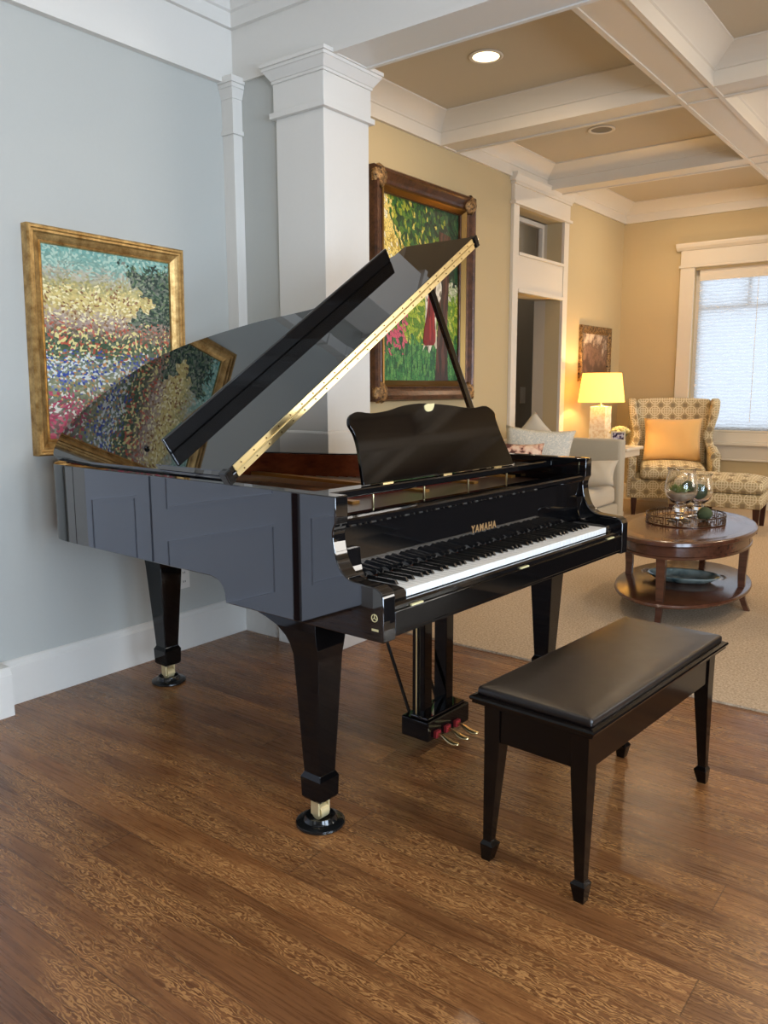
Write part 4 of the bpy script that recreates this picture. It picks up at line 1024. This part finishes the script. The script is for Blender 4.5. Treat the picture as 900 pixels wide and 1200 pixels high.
# ------------------------------------------------------------------ sofa
SO = empty('sofa', (-2.74, 5.35, .010), 0, 'pale linen sofa facing the coffee table, behind the piano', 'sofa')
bm = BM(); softbox(bm, -.56, .28, -1.20, 1.16, .06, .30, .02); link('seat_base', bm, 'sofa', SO, smooth=1)
for k, (a, b) in enumerate(((-1.03, .02), (.025, 1.075))):
    bm = BM(); softbox(bm, -.42, .27, a, b, .302, .45, .045, .012); link('seat_cushion', bm, 'sofa_light', SO, smooth=1)
bm = BM(); softbox(bm, -.64, -.44, -1.22, 1.18, .06, .82, .05); link('backrest', bm, 'sofa', SO, smooth=1)
for y0 in (-1.22, 1.08):
    bm = BM(); softbox(bm, -.45, .29, y0, y0+.13, .06, .825, .03); link('arm', bm, 'sofa', SO, smooth=1)
for sx in (-.52, .24):
    for sy in (-1.15, 1.12): bm = BM(); frustum(bm, sx, sy, 0, .03, .03, .062, .045, .045); link('leg', bm, 'dark_leg', SO)
def throw(name, mat, w, h, t, loc, rz, tilt, roll, label):
    bm = BM(); pillow(bm, w, h, t, pinch=.11); o = link(name, bm, mat, smooth=2); put(o, (0, 0, 0), 0, (0, 0, 0)); o.matrix_world = Matrix.Translation(loc) @ Matrix.Rotation(math.radians(rz), 4, 'Z') @ Matrix.Rotation(math.radians(tilt), 4, 'X') @ Matrix.Rotation(math.radians(roll), 4, 'Y')
    return tag(o, label, 'pillow')
throw('throw_pillow', 'blue_print', .56, .46, .15, (-2.92, 5.87, .72), 20, -14, 4, 'pale blue patterned pillow standing up on the sofa')
throw('throw_pillow', 'sofa_light', .42, .42, .13, (-3.10, 6.17, .775), 12, -10, 42, 'beige pillow turned on its corner behind the blue patterned one')
throw('throw_pillow', 'floral', .40, .42, .14, (-2.84, 5.36, .665), 30, -20, 3, 'cream and brown floral pillow lowest in front of the blue one')
throw('throw_pillow', 'sofa_light', .38, .30, .12, (-2.57, 6.15, .575), 4, -52, -8, 'plain cream pillow leaning on the inside of the sofa arm')

DS = empty('sofa', (.55, 4.75, .010), math.radians(-4), 'dark brown sofa across from the pale one, mirrored in the piano fallboard', 'sofa')  # out of view; added for its dark reflection in the fallboard
bm = BM(); softbox(bm, -1.0, 1.0, -.40, .45, .08, .32, .02); link('seat_base', bm, 'dark_fabric', DS, smooth=1)
bm = BM(); softbox(bm, -1.0, 1.0, -.45, -.20, .08, .86, .06); link('backrest', bm, 'dark_fabric', DS, smooth=1)
for x0 in (-1.02, .84): bm = BM(); softbox(bm, x0, x0+.18, -.44, .46, .08, .64, .05); link('arm', bm, 'dark_fabric', DS, smooth=1)
for x0 in (-.83, .01): bm = BM(); softbox(bm, x0, x0+.82, -.19, .44, .322, .47, .05, .02); link('seat_cushion', bm, 'dark_fabric', DS, smooth=1)
for sx in (-.9, .9):
    for sy in (-.36, .38): bm = BM(); frustum(bm, sx, sy, 0, .04, .04, .082, .05, .05); link('leg', bm, 'dark_leg', DS)

# ------------------------------------------------------------------ light
def area(name, loc, rot, sx, sy, power, col, spread=PI):
    l = bpy.data.lights.new(name, 'AREA'); l.shape = 'RECTANGLE'; l.size = sx; l.size_y = sy; l.energy = power; l.color = col; l.spread = spread
    o = bpy.data.objects.new(name, l); COL.objects.link(o); o.location = loc; o.rotation_euler = rot; return o
DAY = (.64, .80, 1.0)
area('daylight_right_near', (XR+.25, -1.1, 1.35), (0, PI/2, 0), 2.0, 1.8, 235, DAY)
area('daylight_right_far', (XR+.25, 1.2, 1.35), (0, PI/2, 0), 2.0, 1.8, 235, DAY)
area('daylight_rear', (-1.3, YR-.25, 1.4), (-PI/2, 0, 0), 1.8, 1.8, 20, DAY)
area('daylight_living_right', (XR+.25, 6.7, 1.6), (0, PI/2, 0), 1.6, 2.1, 90, (1, .93, .84))
area('daylight_back_window', ((wx0+wx1)/2, YB+.35, 1.65), (PI/2, 0, 0), 2.1, 1.7, 34, (.90, .95, 1))
WARM = (1.0, .78, .54)
def ceiling_disk(x, y, p, c=WARM, z=ZC-.02):
    l = bpy.data.lights.new('downlight_and_fill', 'AREA'); l.shape = 'DISK'; l.size = .13; l.energy = p; l.color = c
    o = bpy.data.objects.new('downlight_and_fill', l); COL.objects.link(o); o.location = (x, y, z); return o
for x in (-2.60, -.72, 1.12):
    for y in (4.43, 6.16, 7.95):
        if (x, y) == (-2.60, 6.16): continue
        ceiling_disk(x, y, 11)
for x, y, e_ in ((-1.5, -1.6, 2), (.6, -1.6, 7), (1.9, -.6, 9), (-1.7, 1.3, 7), (.9, 1.4, 10)): ceiling_disk(x, y, e_, (1, .86, .70))  # unseen ceiling lamps, added to warm and brighten the near room
ceiling_disk(-3.95, 7.9, 3, (1, .9, .78))  # unseen lamp added to lift the dark hallway
l = bpy.data.lights.new('bulb_light', 'POINT'); l.energy = 22; l.color = (1, .66, .30); l.shadow_soft_size = .035
o = bpy.data.objects.new('bulb_light', l); COL.objects.link(o); o.location = (LX, LY, LZ+.57)
wld = bpy.data.worlds.new('sky'); S.world = wld; wld.use_nodes = True
nt = wld.node_tree; bg = nt.nodes['Background']; bg.inputs[0].default_value = (.90, .95, 1, 1); bg.inputs[1].default_value = 1.35

# ------------------------------------------------------------------ camera
F = Vector((-0.59745521, 0.78713879, -0.15316591)); R = Vector((0.79681659, 0.60421372, -0.00301735)); U = Vector((-0.09016987, 0.12384786, 0.98819588))
cd = bpy.data.cameras.new('camera'); cam = bpy.data.objects.new('camera', cd); COL.objects.link(cam)
cam.matrix_world = Matrix(((R.x, U.x, -F.x, 0), (R.y, U.y, -F.y, 0), (R.z, U.z, -F.z, CAMH), (0, 0, 0, 1)))
cd.sensor_fit = 'VERTICAL'; cd.sensor_height = 24; cd.lens = 947.04/1200*24; cd.clip_start = .05
S.camera = cam
vs_ = S.view_settings; vs_.view_transform = 'Standard'; vs_.look = 'None'; vs_.gamma = 1; vs_.use_curve_mapping = False; vs_.exposure = 0
